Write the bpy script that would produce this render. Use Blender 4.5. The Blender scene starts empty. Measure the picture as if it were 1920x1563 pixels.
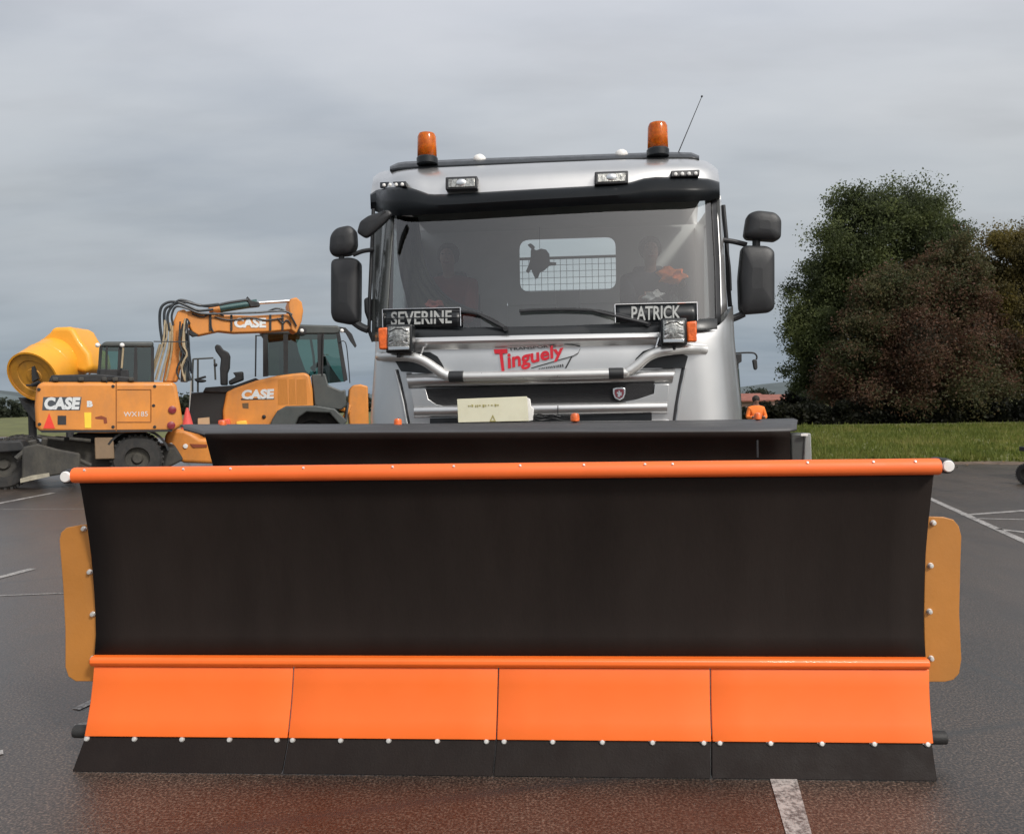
import bpy, bmesh, math, random
import numpy as np
from mathutils import Vector, Matrix
R = math.radians
SC = bpy.context.scene
COL = SC.collection
random.seed(7)

# ------------------------------------------------------------------ camera
FPX, IW, IH, CAMH = 1450.0, 1920, 1563, 1.5
PITCH, ROLL = 1.24, -0.015
cam_d = bpy.data.cameras.new('camera'); cam = bpy.data.objects.new('camera', cam_d); COL.objects.link(cam)
CM = Matrix.Rotation(R(90-PITCH), 3, 'X') @ Matrix.Rotation(ROLL, 3, 'Z')
cam.matrix_world = Matrix.Translation((0, 0, CAMH)) @ CM.to_4x4()
cam_d.sensor_width = 36; cam_d.lens = 36*FPX/IW; cam_d.clip_end = 5000; cam_d.clip_start = .05
SC.camera = cam
SC.view_settings.view_transform = 'Standard'; SC.view_settings.look = 'None'
SC.view_settings.exposure = 0.0; SC.view_settings.gamma = 1
SC.render.resolution_x, SC.render.resolution_y = 1024, 833
SC.cycles.max_bounces = 8; SC.cycles.transparent_max_bounces = 16
SUN_EL, SUN_AZ = 42, 138          # azimuth clockwise from +Y (the view direction)
SUN_DIR = Vector((math.sin(R(SUN_AZ))*math.cos(R(SUN_EL)), math.cos(R(SUN_AZ))*math.cos(R(SUN_EL)), math.sin(R(SUN_EL))))

# ------------------------------------------------------------------ node helpers
def srgb(r, g, b):
    f = lambda c: (c/255/12.92) if c/255 <= .04045 else ((c/255+.055)/1.055)**2.4
    return (f(r), f(g), f(b), 1)
def nd(nt, typ, **kw):
    n = nt.nodes.new(typ)
    for k, v in kw.items():
        if hasattr(n, k): setattr(n, k, v)
        else: n.inputs[k.replace('_', ' ')].default_value = v
    return n
def mixc(nt, fac, a, b, blend='MIX'):
    m = nt.nodes.new('ShaderNodeMix'); m.data_type = 'RGBA'; m.blend_type = blend
    for i, v in ((0, fac), (6, a), (7, b)):
        if hasattr(v, 'is_output'): nt.links.new(v, m.inputs[i])
        else: m.inputs[i].default_value = v
    return m.outputs[2]
def math_(nt, op, a, b=None, clamp=False):
    m = nt.nodes.new('ShaderNodeMath'); m.operation = op; m.use_clamp = clamp
    for i, v in ((0, a), (1, b)):
        if v is None: continue
        if hasattr(v, 'is_output'): nt.links.new(v, m.inputs[i])
        else: m.inputs[i].default_value = v
    return m.outputs[0]
def ramp(nt, fac, stops):
    r = nt.nodes.new('ShaderNodeValToRGB'); nt.links.new(fac, r.inputs[0]); e = r.color_ramp.elements
    while len(e) < len(stops): e.new(.5)
    for i, (p, c) in enumerate(stops):
        e[i].position = p; e[i].color = c if hasattr(c, '__len__') else (c, c, c, 1)
    return r.outputs[0]
def noise(nt, vec, scale, detail=4, rough=.6):
    n = nt.nodes.new('ShaderNodeTexNoise'); n.inputs['Scale'].default_value = scale
    n.inputs['Detail'].default_value = detail; n.inputs['Roughness'].default_value = rough
    nt.links.new(vec, n.inputs['Vector']); return n.outputs['Fac']
def mapping(nt, vec, scale=(1, 1, 1), rot=(0, 0, 0), loc=(0, 0, 0)):
    m = nt.nodes.new('ShaderNodeMapping'); nt.links.new(vec, m.inputs['Vector'])
    m.inputs['Scale'].default_value = scale; m.inputs['Rotation'].default_value = rot; m.inputs['Location'].default_value = loc
    return m.outputs[0]

# ------------------------------------------------------------------ world: overcast sky
w = bpy.data.worlds.new('World'); SC.world = w; w.use_nodes = True
nt = w.node_tree; nt.nodes.clear()
out = nt.nodes.new('ShaderNodeOutputWorld'); bg = nt.nodes.new('ShaderNodeBackground'); nt.links.new(bg.outputs[0], out.inputs[0])
bg.inputs[1].default_value = 0.1
sky = nt.nodes.new('ShaderNodeTexSky'); sky.sky_type = 'NISHITA'; sky.sun_disc = False
sky.sun_elevation = R(SUN_EL); sky.sun_rotation = R(SUN_AZ); sky.dust_density = 3
tc = nt.nodes.new('ShaderNodeTexCoord'); gen = tc.outputs['Generated']
sep = nt.nodes.new('ShaderNodeSeparateXYZ'); nt.links.new(gen, sep.inputs[0])
zz = math_(nt, 'MAXIMUM', sep.outputs[2], 0)
grad = ramp(nt, zz, [(0, srgb(150, 162, 174)), (.06, srgb(158, 169, 179)), (.13, srgb(171, 178, 185)), (.22, srgb(190, 195, 199)),
                     (.34, srgb(204, 208, 213)), (.46, srgb(215, 218, 225)), (1, srgb(206, 210, 217))])
den = math_(nt, 'ADD', zz, .17)
cx = math_(nt, 'DIVIDE', sep.outputs[0], den); cy = math_(nt, 'DIVIDE', sep.outputs[1], den)
cmb = nt.nodes.new('ShaderNodeCombineXYZ'); nt.links.new(cx, cmb.inputs[0]); nt.links.new(cy, cmb.inputs[1])
n1 = noise(nt, mapping(nt, cmb.outputs[0], (.55, .95, 1), (0, 0, .25), (3.1, 1.3, 0)), 1.05, 6, .5)
n2 = noise(nt, mapping(nt, cmb.outputs[0], (.9, 2.2, 1), (0, 0, .12), (8.7, 2.2, 0)), 1.5, 5, .5)
cl = ramp(nt, n1, [(.32, (.76, .79, .83, 1)), (.45, (.95, .96, .97, 1)), (.6, (1.07, 1.06, 1.05, 1))])
cl2 = ramp(nt, n2, [(.28, .90), (.48, 1.0), (.7, 1.05)])
c = mixc(nt, 1.0, mixc(nt, 1.0, grad, cl, 'MULTIPLY'), cl2, 'MULTIPLY')
# brighter veil of cloud where the sun stands behind it
vdot = nt.nodes.new('ShaderNodeVectorMath'); vdot.operation = 'DOT_PRODUCT'; nt.links.new(gen, vdot.inputs[0]); vdot.inputs[1].default_value = SUN_DIR
gl = math_(nt, 'POWER', math_(nt, 'MAXIMUM', vdot.outputs['Value'], 0), 7)
c = mixc(nt, 1.0, c, mixc(nt, gl, (0, 0, 0, 1), (2.2, 2.06, 1.9, 1)), 'ADD')
c10 = mixc(nt, 1.0, c, (10, 10, 10, 1), 'MULTIPLY')
nt.links.new(mixc(nt, .93, sky.outputs[0], c10), bg.inputs[0])

sd = bpy.data.lights.new('sun', 'SUN'); sd.energy = 2.3; sd.angle = R(9); sd.color = (1, .955, .89)
sun = bpy.data.objects.new('sun', sd); COL.objects.link(sun)
sun.rotation_euler = (-SUN_DIR).to_track_quat('-Z', 'Y').to_euler()

# ------------------------------------------------------------------ pixel to place
def ray(px, py): return CM @ Vector(((px-IW/2)/FPX, -(py-IH/2)/FPX, -1))
def ground(px, py, z=0):
    d = ray(px, py); t = (z-CAMH)/d.z; return Vector((0, 0, CAMH)) + d*t
class Fr:
    def __init__(s, ox, oy, yaw=0, oz=0):
        s.O = Vector((ox, oy, oz)); s.yaw = R(yaw)
        s.ex = Vector((math.cos(s.yaw), -math.sin(s.yaw), 0)); s.ey = Vector((math.sin(s.yaw), math.cos(s.yaw), 0))
    def loc(s, p): q = p-s.O; return Vector((q.dot(s.ex), q.dot(s.ey), q.z))
    def P(s, px, py, v=0.0):
        d = ray(px, py); c = Vector((0, 0, CAMH)); t = (v-(c-s.O).dot(s.ey))/d.dot(s.ey)
        return s.loc(c+d*t)
    def G(s, px, py, g, dv=0.0):
        v = 0.0
        for _ in range(14):
            p = s.P(px, py, v); v = .5*v + .5*(g(p.x, p.z)+dv)
        return s.P(px, py, v)
    def gnd(s, px, py, z=0): return s.loc(ground(px, py, z))

# ------------------------------------------------------------------ mesh helpers
class MB:
    def __init__(s): s.bm = bmesh.new()
    def face(s, pts):
        vs = [s.bm.verts.new(p) for p in pts]; return s.bm.faces.new(vs)
    def prism(s, pts, off):
        off = Vector(off); n = len(pts)
        a = [s.bm.verts.new(p) for p in pts]; b = [s.bm.verts.new(Vector(p)+off) for p in pts]
        s.bm.faces.new(a); s.bm.faces.new(b[::-1])
        for i in range(n): s.bm.faces.new((a[(i+1) % n], a[i], b[i], b[(i+1) % n]))
        return s
    def hull(s, front, back):      # two outlines of the same length
        n = len(front); a = [s.bm.verts.new(p) for p in front]; b = [s.bm.verts.new(p) for p in back]
        s.bm.faces.new(a); s.bm.faces.new(b[::-1])
        for i in range(n): s.bm.faces.new((a[(i+1) % n], a[i], b[i], b[(i+1) % n]))
        return s
    def box(s, c, size, rot=None):
        M = Matrix.Translation(c)
        if rot: M = M @ Matrix.Rotation(rot[0], 4, rot[1])
        M = M @ Matrix.Diagonal((*size, 1)); bmesh.ops.create_cube(s.bm, size=1, matrix=M); return s
    def box2(s, a, b):
        a = Vector(a); b = Vector(b); return s.box((a+b)/2, [abs(x) for x in (b-a)])
    def tube(s, path, r, seg=12, cap=True, flat=1.0):
        path = [Vector(p) for p in path]; n = len(path); rings = []
        rr = r if hasattr(r, '__len__') else [r]*n
        t0 = (path[1]-path[0]).normalized(); up = Vector((0, 0, 1)) if abs(t0.z) < .9 else Vector((0, 1, 0))
        nx = t0.cross(up).normalized()
        for i, p in enumerate(path):
            t = (path[min(i+1, n-1)]-path[max(i-1, 0)]).normalized()
            nx = (nx - t*nx.dot(t)).normalized(); ny = t.cross(nx)
            rings.append([s.bm.verts.new(p+nx*math.cos(2*math.pi*k/seg)*rr[i]+ny*math.sin(2*math.pi*k/seg)*rr[i]*flat) for k in range(seg)])
        for a, b in zip(rings, rings[1:]):
            for k in range(seg): s.bm.faces.new((a[k], a[(k+1) % seg], b[(k+1) % seg], b[k]))
        if cap: s.bm.faces.new(rings[0][::-1]); s.bm.faces.new(rings[-1])
        return s
    def lathe(s, prof, o, axis, seg=24, capa=True):
        axis = Vector(axis).normalized(); o = Vector(o)
        up = Vector((0, 0, 1)) if abs(axis.z) < .9 else Vector((1, 0, 0))
        nx = axis.cross(up).normalized(); ny = axis.cross(nx); rings = []
        for r, h in prof:
            if r < 1e-5: rings.append([s.bm.verts.new(o+axis*h)])
            else: rings.append([s.bm.verts.new(o+axis*h+nx*r*math.cos(2*math.pi*k/seg)+ny*r*math.sin(2*math.pi*k/seg)) for k in range(seg)])
        for a, b in zip(rings, rings[1:]):
            for k in range(seg):
                k2 = (k+1) % seg
                if len(a) == 1 and len(b) == 1: continue
                if len(a) == 1: s.bm.faces.new((a[0], b[k2], b[k]))
                elif len(b) == 1: s.bm.faces.new((a[k], a[k2], b[0]))
                else: s.bm.faces.new((a[k], a[k2], b[k2], b[k]))
        if capa:
            for rg in (rings[0], rings[-1]):
                if len(rg) > 1: s.bm.faces.new(rg)
        return s
    def grid(s, rows, closed=False):
        V = [[s.bm.verts.new(p) for p in r] for r in rows]
        for a, b in zip(V, V[1:]):
            for i in range(len(a)-(0 if closed else 1)):
                j = (i+1) % len(a); s.bm.faces.new((a[i], b[i], b[j], a[j]))
        return s
    def ball(s, c, r, scale=(1, 1, 1), seg=16):
        bmesh.ops.create_uvsphere(s.bm, u_segments=seg, v_segments=seg//2+2, radius=r,
                                  matrix=Matrix.Translation(c) @ Matrix.Diagonal((*scale, 1))); return s
    def build(s, name, m, parent=None, bevel=0, seg=2, smooth=True, ang=35, solid=0, sub=0, fixn=True):
        if fixn: bmesh.ops.recalc_face_normals(s.bm, faces=s.bm.faces)
        me = bpy.data.meshes.new(name); s.bm.to_mesh(me); s.bm.free()
        return mkobj(name, me, m, parent, bevel, seg, smooth, ang, solid, sub)
def mkobj(name, me, m, parent=None, bevel=0, seg=2, smooth=True, ang=35, solid=0, sub=0):
    o = bpy.data.objects.new(name, me); COL.objects.link(o)
    if m: me.materials.append(m)
    if smooth:
        me.polygons.foreach_set('use_smooth', [True]*len(me.polygons))
        me.set_sharp_from_angle(angle=R(ang))
    if sub: md = o.modifiers.new('sub', 'SUBSURF'); md.levels = md.render_levels = sub
    if solid: md = o.modifiers.new('solid', 'SOLIDIFY'); md.thickness = solid; md.offset = -1
    if bevel:
        md = o.modifiers.new('bevel', 'BEVEL'); md.width = bevel; md.segments = seg; md.limit_method = 'ANGLE'; md.angle_limit = R(40)
        md.harden_normals = False
    if parent: o.parent = parent
    return o
def tag(o, label=None, cat=None, group=None, kind=None):
    for k, v in (('label', label), ('category', cat), ('group', group), ('kind', kind)):
        if v: o[k] = v
    return o
def thing(name, fr, label, cat, group=None):
    o = bpy.data.objects.new(name, None); COL.objects.link(o); o.empty_display_size = .2
    o.location = fr.O; o.rotation_euler = (0, 0, -fr.yaw); return tag(o, label, cat, group)
def lerp_poly(pl, t):
    L = [0]
    for a, b in zip(pl, pl[1:]): L.append(L[-1]+math.hypot(b[0]-a[0], b[1]-a[1]))
    d = t*L[-1]
    for i in range(len(pl)-1):
        if d <= L[i+1] or i == len(pl)-2:
            k = (d-L[i])/max(1e-6, L[i+1]-L[i]); return (pl[i][0]+(pl[i+1][0]-pl[i][0])*k, pl[i][1]+(pl[i+1][1]-pl[i][1])*k)
def at_x(pl, x):
    if x <= pl[0][0]: return pl[0][1]
    for a, b in zip(pl, pl[1:]):
        if x <= b[0]: return a[1]+(b[1]-a[1])*(x-a[0])/max(1e-6, b[0]-a[0])
    return pl[-1][1]
def band(mb, fr, rows, g, nx=40, byx=False):
    """loft between traced polylines; rows = (polyline, dv)"""
    out = []
    for pl, dv in rows:
        if byx: pts = [(pl[0][0]+(pl[-1][0]-pl[0][0])*i/nx,)*1 for i in range(nx+1)]; pts = [(p[0], at_x(pl, p[0])) for p in pts]
        else: pts = [lerp_poly(pl, i/nx) for i in range(nx+1)]
        out.append([fr.G(x, y, g, dv) for x, y in pts])
    mb.grid(out); return mb
def smooth_path(pts, n=6):
    P = [Vector(p) for p in pts]; out = []
    for i in range(len(P)-1):
        p0 = P[max(i-1, 0)]; p1 = P[i]; p2 = P[i+1]; p3 = P[min(i+2, len(P)-1)]
        for k in range(n):
            t = k/n; out.append(.5*((2*p1)+(p2-p0)*t+(2*p0-5*p1+4*p2-p3)*t*t+(-p0+3*p1-3*p2+p3)*t**3))
    out.append(P[-1]); return out
def rounded(pts, r, n=4):
    out = []; N = len(pts); P = [Vector(p) for p in pts]
    for i in range(N):
        a, b, c = P[i-1], P[i], P[(i+1) % N]; ra = min(r, (a-b).length*.45, (c-b).length*.45)
        s = b+(a-b).normalized()*ra; e = b+(c-b).normalized()*ra
        for k in range(n+1):
            t = k/n; out.append(s*(1-t)**2+b*2*t*(1-t)+e*t*t)
    return out

# ------------------------------------------------------------------ materials
MATS = {}
def pmat(name, col, rough=.5, metal=0, coat=0, var=.08, nscale=3, bump=0, bscale=60, dirt=0, dcol=(.09, .075, .06, 1), spec=.5,
         trans=0, ior=1.5, alpha=1, rvar=.1, emit=0, stretch=(1, 1, 1)):
    if name in MATS: return MATS[name]
    m = bpy.data.materials.new(name); m.use_nodes = True; nt = m.node_tree; b = nt.nodes['Principled BSDF']
    tc = nt.nodes.new('ShaderNodeTexCoord'); oc = mapping(nt, tc.outputs['Object'], stretch)
    col = tuple(col)+((1,) if len(col) == 3 else ())
    n = noise(nt, oc, nscale, 5, .65)
    lo = tuple(x*(1-var) for x in col[:3])+(1,); hi = tuple(min(1, x*(1+var)) for x in col[:3])+(1,)
    c = ramp(nt, n, [(.3, lo), (.7, hi)])
    if dirt:
        dn = noise(nt, mapping(nt, oc, (1, 1, .45), (0, 0, 0), (5, 3, 1)), nscale*1.7, 7, .72)
        c = mixc(nt, math_(nt, 'MULTIPLY', ramp(nt, dn, [(.42, 0.), (.68, 1.)]), dirt), c, dcol)
    nt.links.new(c, b.inputs['Base Color'])
    rr = nt.nodes.new('ShaderNodeMapRange'); nt.links.new(noise(nt, oc, nscale*4, 4), rr.inputs[0])
    rr.inputs[1].default_value = .3; rr.inputs[2].default_value = .7
    rr.inputs[3].default_value = max(.02, rough-rvar*rough); rr.inputs[4].default_value = min(1, rough+rvar)
    nt.links.new(rr.outputs[0], b.inputs['Roughness'])
    b.inputs['Metallic'].default_value = metal; b.inputs['Coat Weight'].default_value = coat; b.inputs['Coat Roughness'].default_value = .06
    b.inputs['Specular IOR Level'].default_value = spec; b.inputs['IOR'].default_value = ior
    b.inputs['Transmission Weight'].default_value = trans; b.inputs['Alpha'].default_value = alpha
    if emit: b.inputs['Emission Color'].default_value = col; b.inputs['Emission Strength'].default_value = emit
    if bump:
        bn = nt.nodes.new('ShaderNodeBump'); bn.inputs['Strength'].default_value = bump; bn.inputs['Distance'].default_value = .01
        nt.links.new(noise(nt, oc, bscale, 5, .6), bn.inputs['Height']); nt.links.new(bn.outputs[0], b.inputs['Normal'])
    MATS[name] = m; return m
def glassmat(name, tint=(.75, .8, .78), refl=1.6, base=.03, rough=.015):
    m = bpy.data.materials.new(name); m.use_nodes = True; nt = m.node_tree; nt.nodes.clear()
    o = nt.nodes.new('ShaderNodeOutputMaterial'); mx = nt.nodes.new('ShaderNodeMixShader')
    tr = nt.nodes.new('ShaderNodeBsdfTransparent'); tr.inputs[0].default_value = (*tint, 1)
    gl = nt.nodes.new('ShaderNodeBsdfGlossy'); gl.inputs['Roughness'].default_value = rough; gl.inputs[0].default_value = (1, 1, 1, 1)
    fr = nt.nodes.new('ShaderNodeFresnel'); fr.inputs[0].default_value = 1.5
    f = math_(nt, 'ADD', math_(nt, 'MULTIPLY', fr.outputs[0], refl), base, True)
    nt.links.new(f, mx.inputs[0]); nt.links.new(tr.outputs[0], mx.inputs[1]); nt.links.new(gl.outputs[0], mx.inputs[2]); nt.links.new(mx.outputs[0], o.inputs[0])
    return m
M_silver = pmat('silver_paint', (.64, .64, .635), .31, .86, .4, .03, 2, rvar=.02, dirt=.05, dcol=(.25, .24, .22, 1))
M_bar = pmat('silver_tube', (.66, .66, .64), .30, .7, .4, .04, 6)
M_blackgloss = pmat('black_gloss_plastic', (.010, .012, .014), .30, 0, 0, .1, 4)
M_black = pmat('black_plastic', (.022, .023, .026), .5, 0, 0, .2, 5, .15, 200)
M_mirror = pmat('mirror_shell_plastic', (.019, .020, .022), .46, 0, 0, .12, 5, .12, 260)
M_rubber = pmat('black_rubber', (.020, .0195, .019), .62, 0, 0, .2, 4, .2, 150)
M_defl = pmat('grey_black_sheet', (.055, .055, .058), .5, 0, 0, .15, 3, .1, 80)
M_strip = pmat('wear_strip_rubber', (.012, .0082, .0072), .6, 0, 0, .15, 3, .2, 120, dirt=.2, dcol=(.03, .024, .02, 1), spec=.15)
M_orange = pmat('orange_powder_coat', (.92, .160, .020), .36, 0, .25, .035, 1.6, .04, 300, dirt=.06, dcol=(.45, .10, .03, 1))
M_orange2 = pmat('orange_rim_paint', (.88, .15, .024), .5, 0, .05, .05, 2, .04, 200, dirt=.1, dcol=(.3, .07, .03, 1))
M_board = pmat('black_moldboard', (.0165, .0118, .010), .6, 0, 0, .25, 1.5, .08, 60, stretch=(1, 1, .3), spec=.16, dirt=.10, dcol=(.04, .034, .03, 1))
M_amber_flap = pmat('ochre_plastic', (.46, .185, .035), .42, 0, 0, .10, 2.2, .08, 60, dirt=.2, dcol=(.35, .18, .07, 1))
M_zinc = pmat('zinc_bolt', (.72, .70, .66), .32, .6, 0, .15, 30)
M_white = pmat('white_plastic', (.78, .77, .74), .4, 0, 0, .06, 20)
M_chrome = pmat('chrome', (.8, .8, .8), .12, 1)
M_case = pmat('machine_orange', (.63, .235, .04), .5, 0, .05, .12, 1.8, .08, 50, dirt=.42, dcol=(.36, .17, .07, 1))
M_yellow = pmat('drum_yellow', (.80, .35, .022), .45, 0, .15, .06, 1.2, dirt=.12, dcol=(.5, .25, .04, 1))
M_ochre = pmat('drum_inner_ochre', (.54, .25, .025), .6, 0, 0, .15, 2, dirt=.3)
M_dark = pmat('dark_machine_metal', (.022, .023, .025), .6, 0, 0, .3, 3, .2, 30, dirt=.35, dcol=(.06, .055, .05, 1), spec=.35)
M_greycab = pmat('dark_grey_cab', (.055, .062, .06), .45, 0, 0, .15, 3, dirt=.2)
M_mud = pmat('muddy_steel', (.042, .040, .036), .8, 0, 0, .4, 3, .4, 20, dirt=.45, dcol=(.11, .10, .075, 1))
M_tyre = pmat('tyre_rubber', (.02, .02, .02), .75, 0, 0, .3, 6, .3, 40, dirt=.3)
M_hose = pmat('hydraulic_hose', (.02, .025, .03), .4, 0, 0, .1, 5)
M_pipe = pmat('beige_hydraulic_pipe', (.42, .34, .22), .4, .3, 0, .2, 6)
M_teal = pmat('teal_cylinder', (.035, .085, .085), .35, .2, 0, .1, 5)
M_lampglass = pmat('lamp_lens', (.50, .50, .47), .2, .9, .3, .0, 30, .5, 40, rvar=.1, dirt=.9, dcol=(.05, .05, .045, 1))
M_amber = pmat('amber_lens', (1.0, .21, .012), .12, 0, .3, .4, 24, trans=.55, ior=1.25)
M_amber2 = pmat('amber_indicator', (.75, .13, .015), .25, 0, .5, .3, 25, .4, 60)
M_cream = pmat('cream_sheet', (.70, .68, .52), .55, 0, .1, .05, 8, dirt=.12, dcol=(.55, .50, .28, 1))
M_txtred = pmat('red_lettering', (.55, .015, .03), .4)
M_txtblack = pmat('black_lettering', (.02, .022, .022), .5)
M_txtwhite = pmat('white_lettering', (.34, .35, .34), .5)
M_txtgrey = pmat('chrome_grey_lettering', (.70, .72, .72), .3, .3)
M_txtolive = pmat('faded_olive_lettering', (.36, .32, .12), .5)
M_interior = pmat('cab_interior', (.075, .08, .08), .8, 0, 0, .2, 4)
M_seat = pmat('dark_seat_fabric', (.05, .052, .055), .9, 0, 0, .2, 8)
M_reflection = pmat('mottled_reflection', (.05, .055, .035), .9, 0, 0, .6, 5, .3, 12, dirt=.4, dcol=(.07, .045, .035, 1))  # mottled dark tone of a windscreen reflection, put into a sheet's colour
M_glass = glassmat('windscreen_glass', (.86, .89, .88), 1.4, .05, .02)
M_sideglass = glassmat('side_glass', (.93, .95, .94), .8, .0)
M_lining = pmat('light_grey_lining', (.40, .41, .40), .85, 0, 0, .08, 4)
M_tealglass = glassmat('green_tinted_glass', (.28, .50, .46), 1.5, .05)
M_skin = pmat('skin', (.22, .12, .09), .55, 0, 0, .1, 20)
M_hair = pmat('dark_hair', (.02, .014, .01), .7, 0, 0, .3, 60, .5, 300)
M_vest = pmat('orange_jacket', (.85, .20, .03), .75, 0, 0, .12, 12)
M_shirt = pmat('dark_red_shirt', (.16, .035, .03), .85, 0, 0, .15, 10)
M_trouser = pmat('dark_trousers', (.03, .032, .04), .85, 0, 0, .05, 3)

def text(fr, s, quad, g, m, parent, name='lettering', bold=.0, dv=-.003, ext=.0, sc=(1, 1)):
    """text laid on a quadrilateral TL,TR,BR,BL traced on surface g"""
    cu = bpy.data.curves.new('t', 'FONT'); cu.body = s; cu.offset = bold; cu.resolution_u = 3; cu.extrude = .02
    o = bpy.data.objects.new('t', cu); COL.objects.link(o); bpy.context.view_layer.update()
    me = bpy.data.meshes.new_from_object(o.evaluated_get(bpy.context.evaluated_depsgraph_get()))
    bpy.data.objects.remove(o); xs = [v.co.x for v in me.vertices]; x0, x1 = min(xs), max(xs)
    h = .69
    TL, TR, BR, BL = [Vector(q) for q in quad]
    for v in me.vertices:
        a = (v.co.x-x0)/(x1-x0); b = v.co.y/h
        q = (BL*(1-a)+BR*a)*(1-b)+(TL*(1-a)+TR*a)*b
        v.co = fr.G(q.x, q.y, g, dv-(.002+ext if v.co.z > 0 else 0))
    me.name = name
    return mkobj(name, me, m, parent, smooth=False)
def flat(v): return lambda u, z: v

# ================================================================== SETTING
def add_ground():
    def asphalt():
        m = bpy.data.materials.new('asphalt'); m.use_nodes = True; nt = m.node_tree; b = nt.nodes['Principled BSDF']
        tc = nt.nodes.new('ShaderNodeTexCoord'); oc = tc.outputs['Object']
        big = noise(nt, oc, .35, 6, .6); mid = noise(nt, mapping(nt, oc, (1, .35, 1)), 1.6, 6, .65); fine = noise(nt, oc, 95, 2, .6); f2 = noise(nt, oc, 32, 5, .85)
        c = ramp(nt, big, [(.3, (.029, .0205, .0155, 1)), (.5, (.043, .0305, .0230, 1)), (.72, (.057, .041, .031, 1))])
        c = mixc(nt, 1, c, ramp(nt, mid, [(.32, .62), (.5, 1.), (.68, 1.3)]), 'MULTIPLY')
        c = mixc(nt, 1, c, ramp(nt, fine, [(.34, .22), (.5, .85), (.64, 2.6)]), 'MULTIPLY')
        c = mixc(nt, 1, c, ramp(nt, f2, [(.34, .6), (.66, 1.45)]), 'MULTIPLY')
        st = noise(nt, mapping(nt, oc, (.9, .5, 1), (0, 0, .7), (2, 9, 0)), .9, 5, .7)
        c = mixc(nt, ramp(nt, st, [(.58, 0.), (.68, .45)]), c, (.016, .0135, .012, 1))
        # tar seams and tyre marks
        wv = nt.nodes.new('ShaderNodeTexVoronoi'); wv.feature = 'DISTANCE_TO_EDGE'; wv.inputs['Scale'].default_value = .16
        nt.links.new(mapping(nt, mixc(nt, .06, oc, noisecol(nt, oc, .8)), (1, 1.2, 1), (0, 0, .4)), wv.inputs['Vector'])
        c = mixc(nt, ramp(nt, wv.outputs['Distance'], [(0, .75), (.006, 0.)]), c, (.022, .021, .02, 1))
        nt.links.new(c, b.inputs['Base Color'])
        rg = ramp(nt, math_(nt, 'ADD', math_(nt, 'MULTIPLY', big, .5), math_(nt, 'MULTIPLY', mid, .5)), [(.36, .40), (.62, .62)])
        nt.links.new(rg, b.inputs['Roughness']); b.inputs['Specular IOR Level'].default_value = .5; b.inputs['Coat Weight'].default_value = .78; b.inputs['Coat Roughness'].default_value = .25; b.inputs['Coat IOR'].default_value = 1.45
        bp = nt.nodes.new('ShaderNodeBump'); bp.inputs['Strength'].default_value = .35; bp.inputs['Distance'].default_value = .006
        nt.links.new(math_(nt, 'ADD', fine, f2), bp.inputs['Height']); nt.links.new(bp.outputs[0], b.inputs['Normal']); nt.links.new(bp.outputs[0], b.inputs['Coat Normal'])
        return m
    def noisecol(nt, v, s):
        n = nt.nodes.new('ShaderNodeTexNoise'); n.inputs['Scale'].default_value = s; nt.links.new(v, n.inputs['Vector']); return n.outputs['Color']
    mb = MB(); S = 3000
    mb.face([(-S, -S, 0), (S, -S, 0), (S, S, 0), (-S, S, 0)])
    o = mb.build('ground', asphalt(), smooth=False); tag(o, kind='structure')
    # painted lines, worn
    m = bpy.data.materials.new('worn_white_paint'); m.use_nodes = True; nt = m.node_tree; b = nt.nodes['Principled BSDF']
    tc = nt.nodes.new('ShaderNodeTexCoord'); oc = tc.outputs['Object']
    n = noise(nt, oc, 55, 6, .8); n2 = noise(nt, oc, 9, 4, .6)
    k = ramp(nt, math_(nt, 'ADD', math_(nt, 'MULTIPLY', n, .7), math_(nt, 'MULTIPLY', n2, .3)), [(.43, 0.), (.56, 1.)])
    nt.links.new(mixc(nt, k, (.10, .092, .088, 1), (.42, .40, .38, 1)), b.inputs['Base Color']); b.inputs['Roughness'].default_value = .55
    def line(a, c, wpx, name='ground_marking', wm=.10):
        A = ground(*a); B = ground(*c); d = (B-A).normalized(); s = Vector((-d.y, d.x, 0))*wm/2
        mb = MB(); z = Vector((0, 0, .004))
        if (B-A).length > 1.2: A, B = (A-d*3.0, B) if A.x < -5 else (A, B+d*2.5)
        mb.face([A-s+z, B-s+z, B+s+z, A+s+z]); tag(mb.build('painted_line', m, smooth=False), kind='structure')
    # stripe in the foreground, traced
    mb = MB(); mb.face([ground(x, y, .004) for x, y in ((1438, 1440), (1489, 1440), (1535, 1610), (1488, 1610))]); tag(mb.build('painted_line', m, smooth=False), kind='structure')
    for a, c, wm in (((-40, 951), (100, 924), .10), ((-30, 1090), (62, 1066), .09), ((-10, 955), (170, 954), .025), ((1740, 933), (1870, 992), .09),
                     ((1870, 992), (2010, 1008), .08), ((1805, 966), (1990, 952), .09), ((1830, 972), (2000, 976), .05),
                     ((-30, 1118), (120, 1112), .02), ((142, 1330), (190, 1308), .05), ((140, 1362), (180, 1352), .04), ((-20, 1416), (6, 1410), .05)):
        line(a, c, 0, wm=wm)
    # field of grass beyond the car park
    gm = pmat('grass_ground', (.10, .11, .03), .9, 0, 0, .45, .8, .5, 8, dirt=.5, dcol=(.10, .085, .035, 1))
    def prof(x):       # near edge of the verge
        return 40-(x+30)*.42 if x < 10 else 23.2-(x-10)*.9
    mb = MB(); rows = []
    rnd = random.Random(3)
    near = [ground(x, y) for x, y in ((1400, 872), (1560, 868), (1700, 866), (1800, 865), (1920, 866), (2150, 868))]
    pts = [Vector((-120, 47, 0)), Vector((-24, 40, 0)), Vector((-10, 33, 0)), Vector((2, 24, 0))]+near+[Vector((45, 17, 0))]
    path = []
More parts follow.
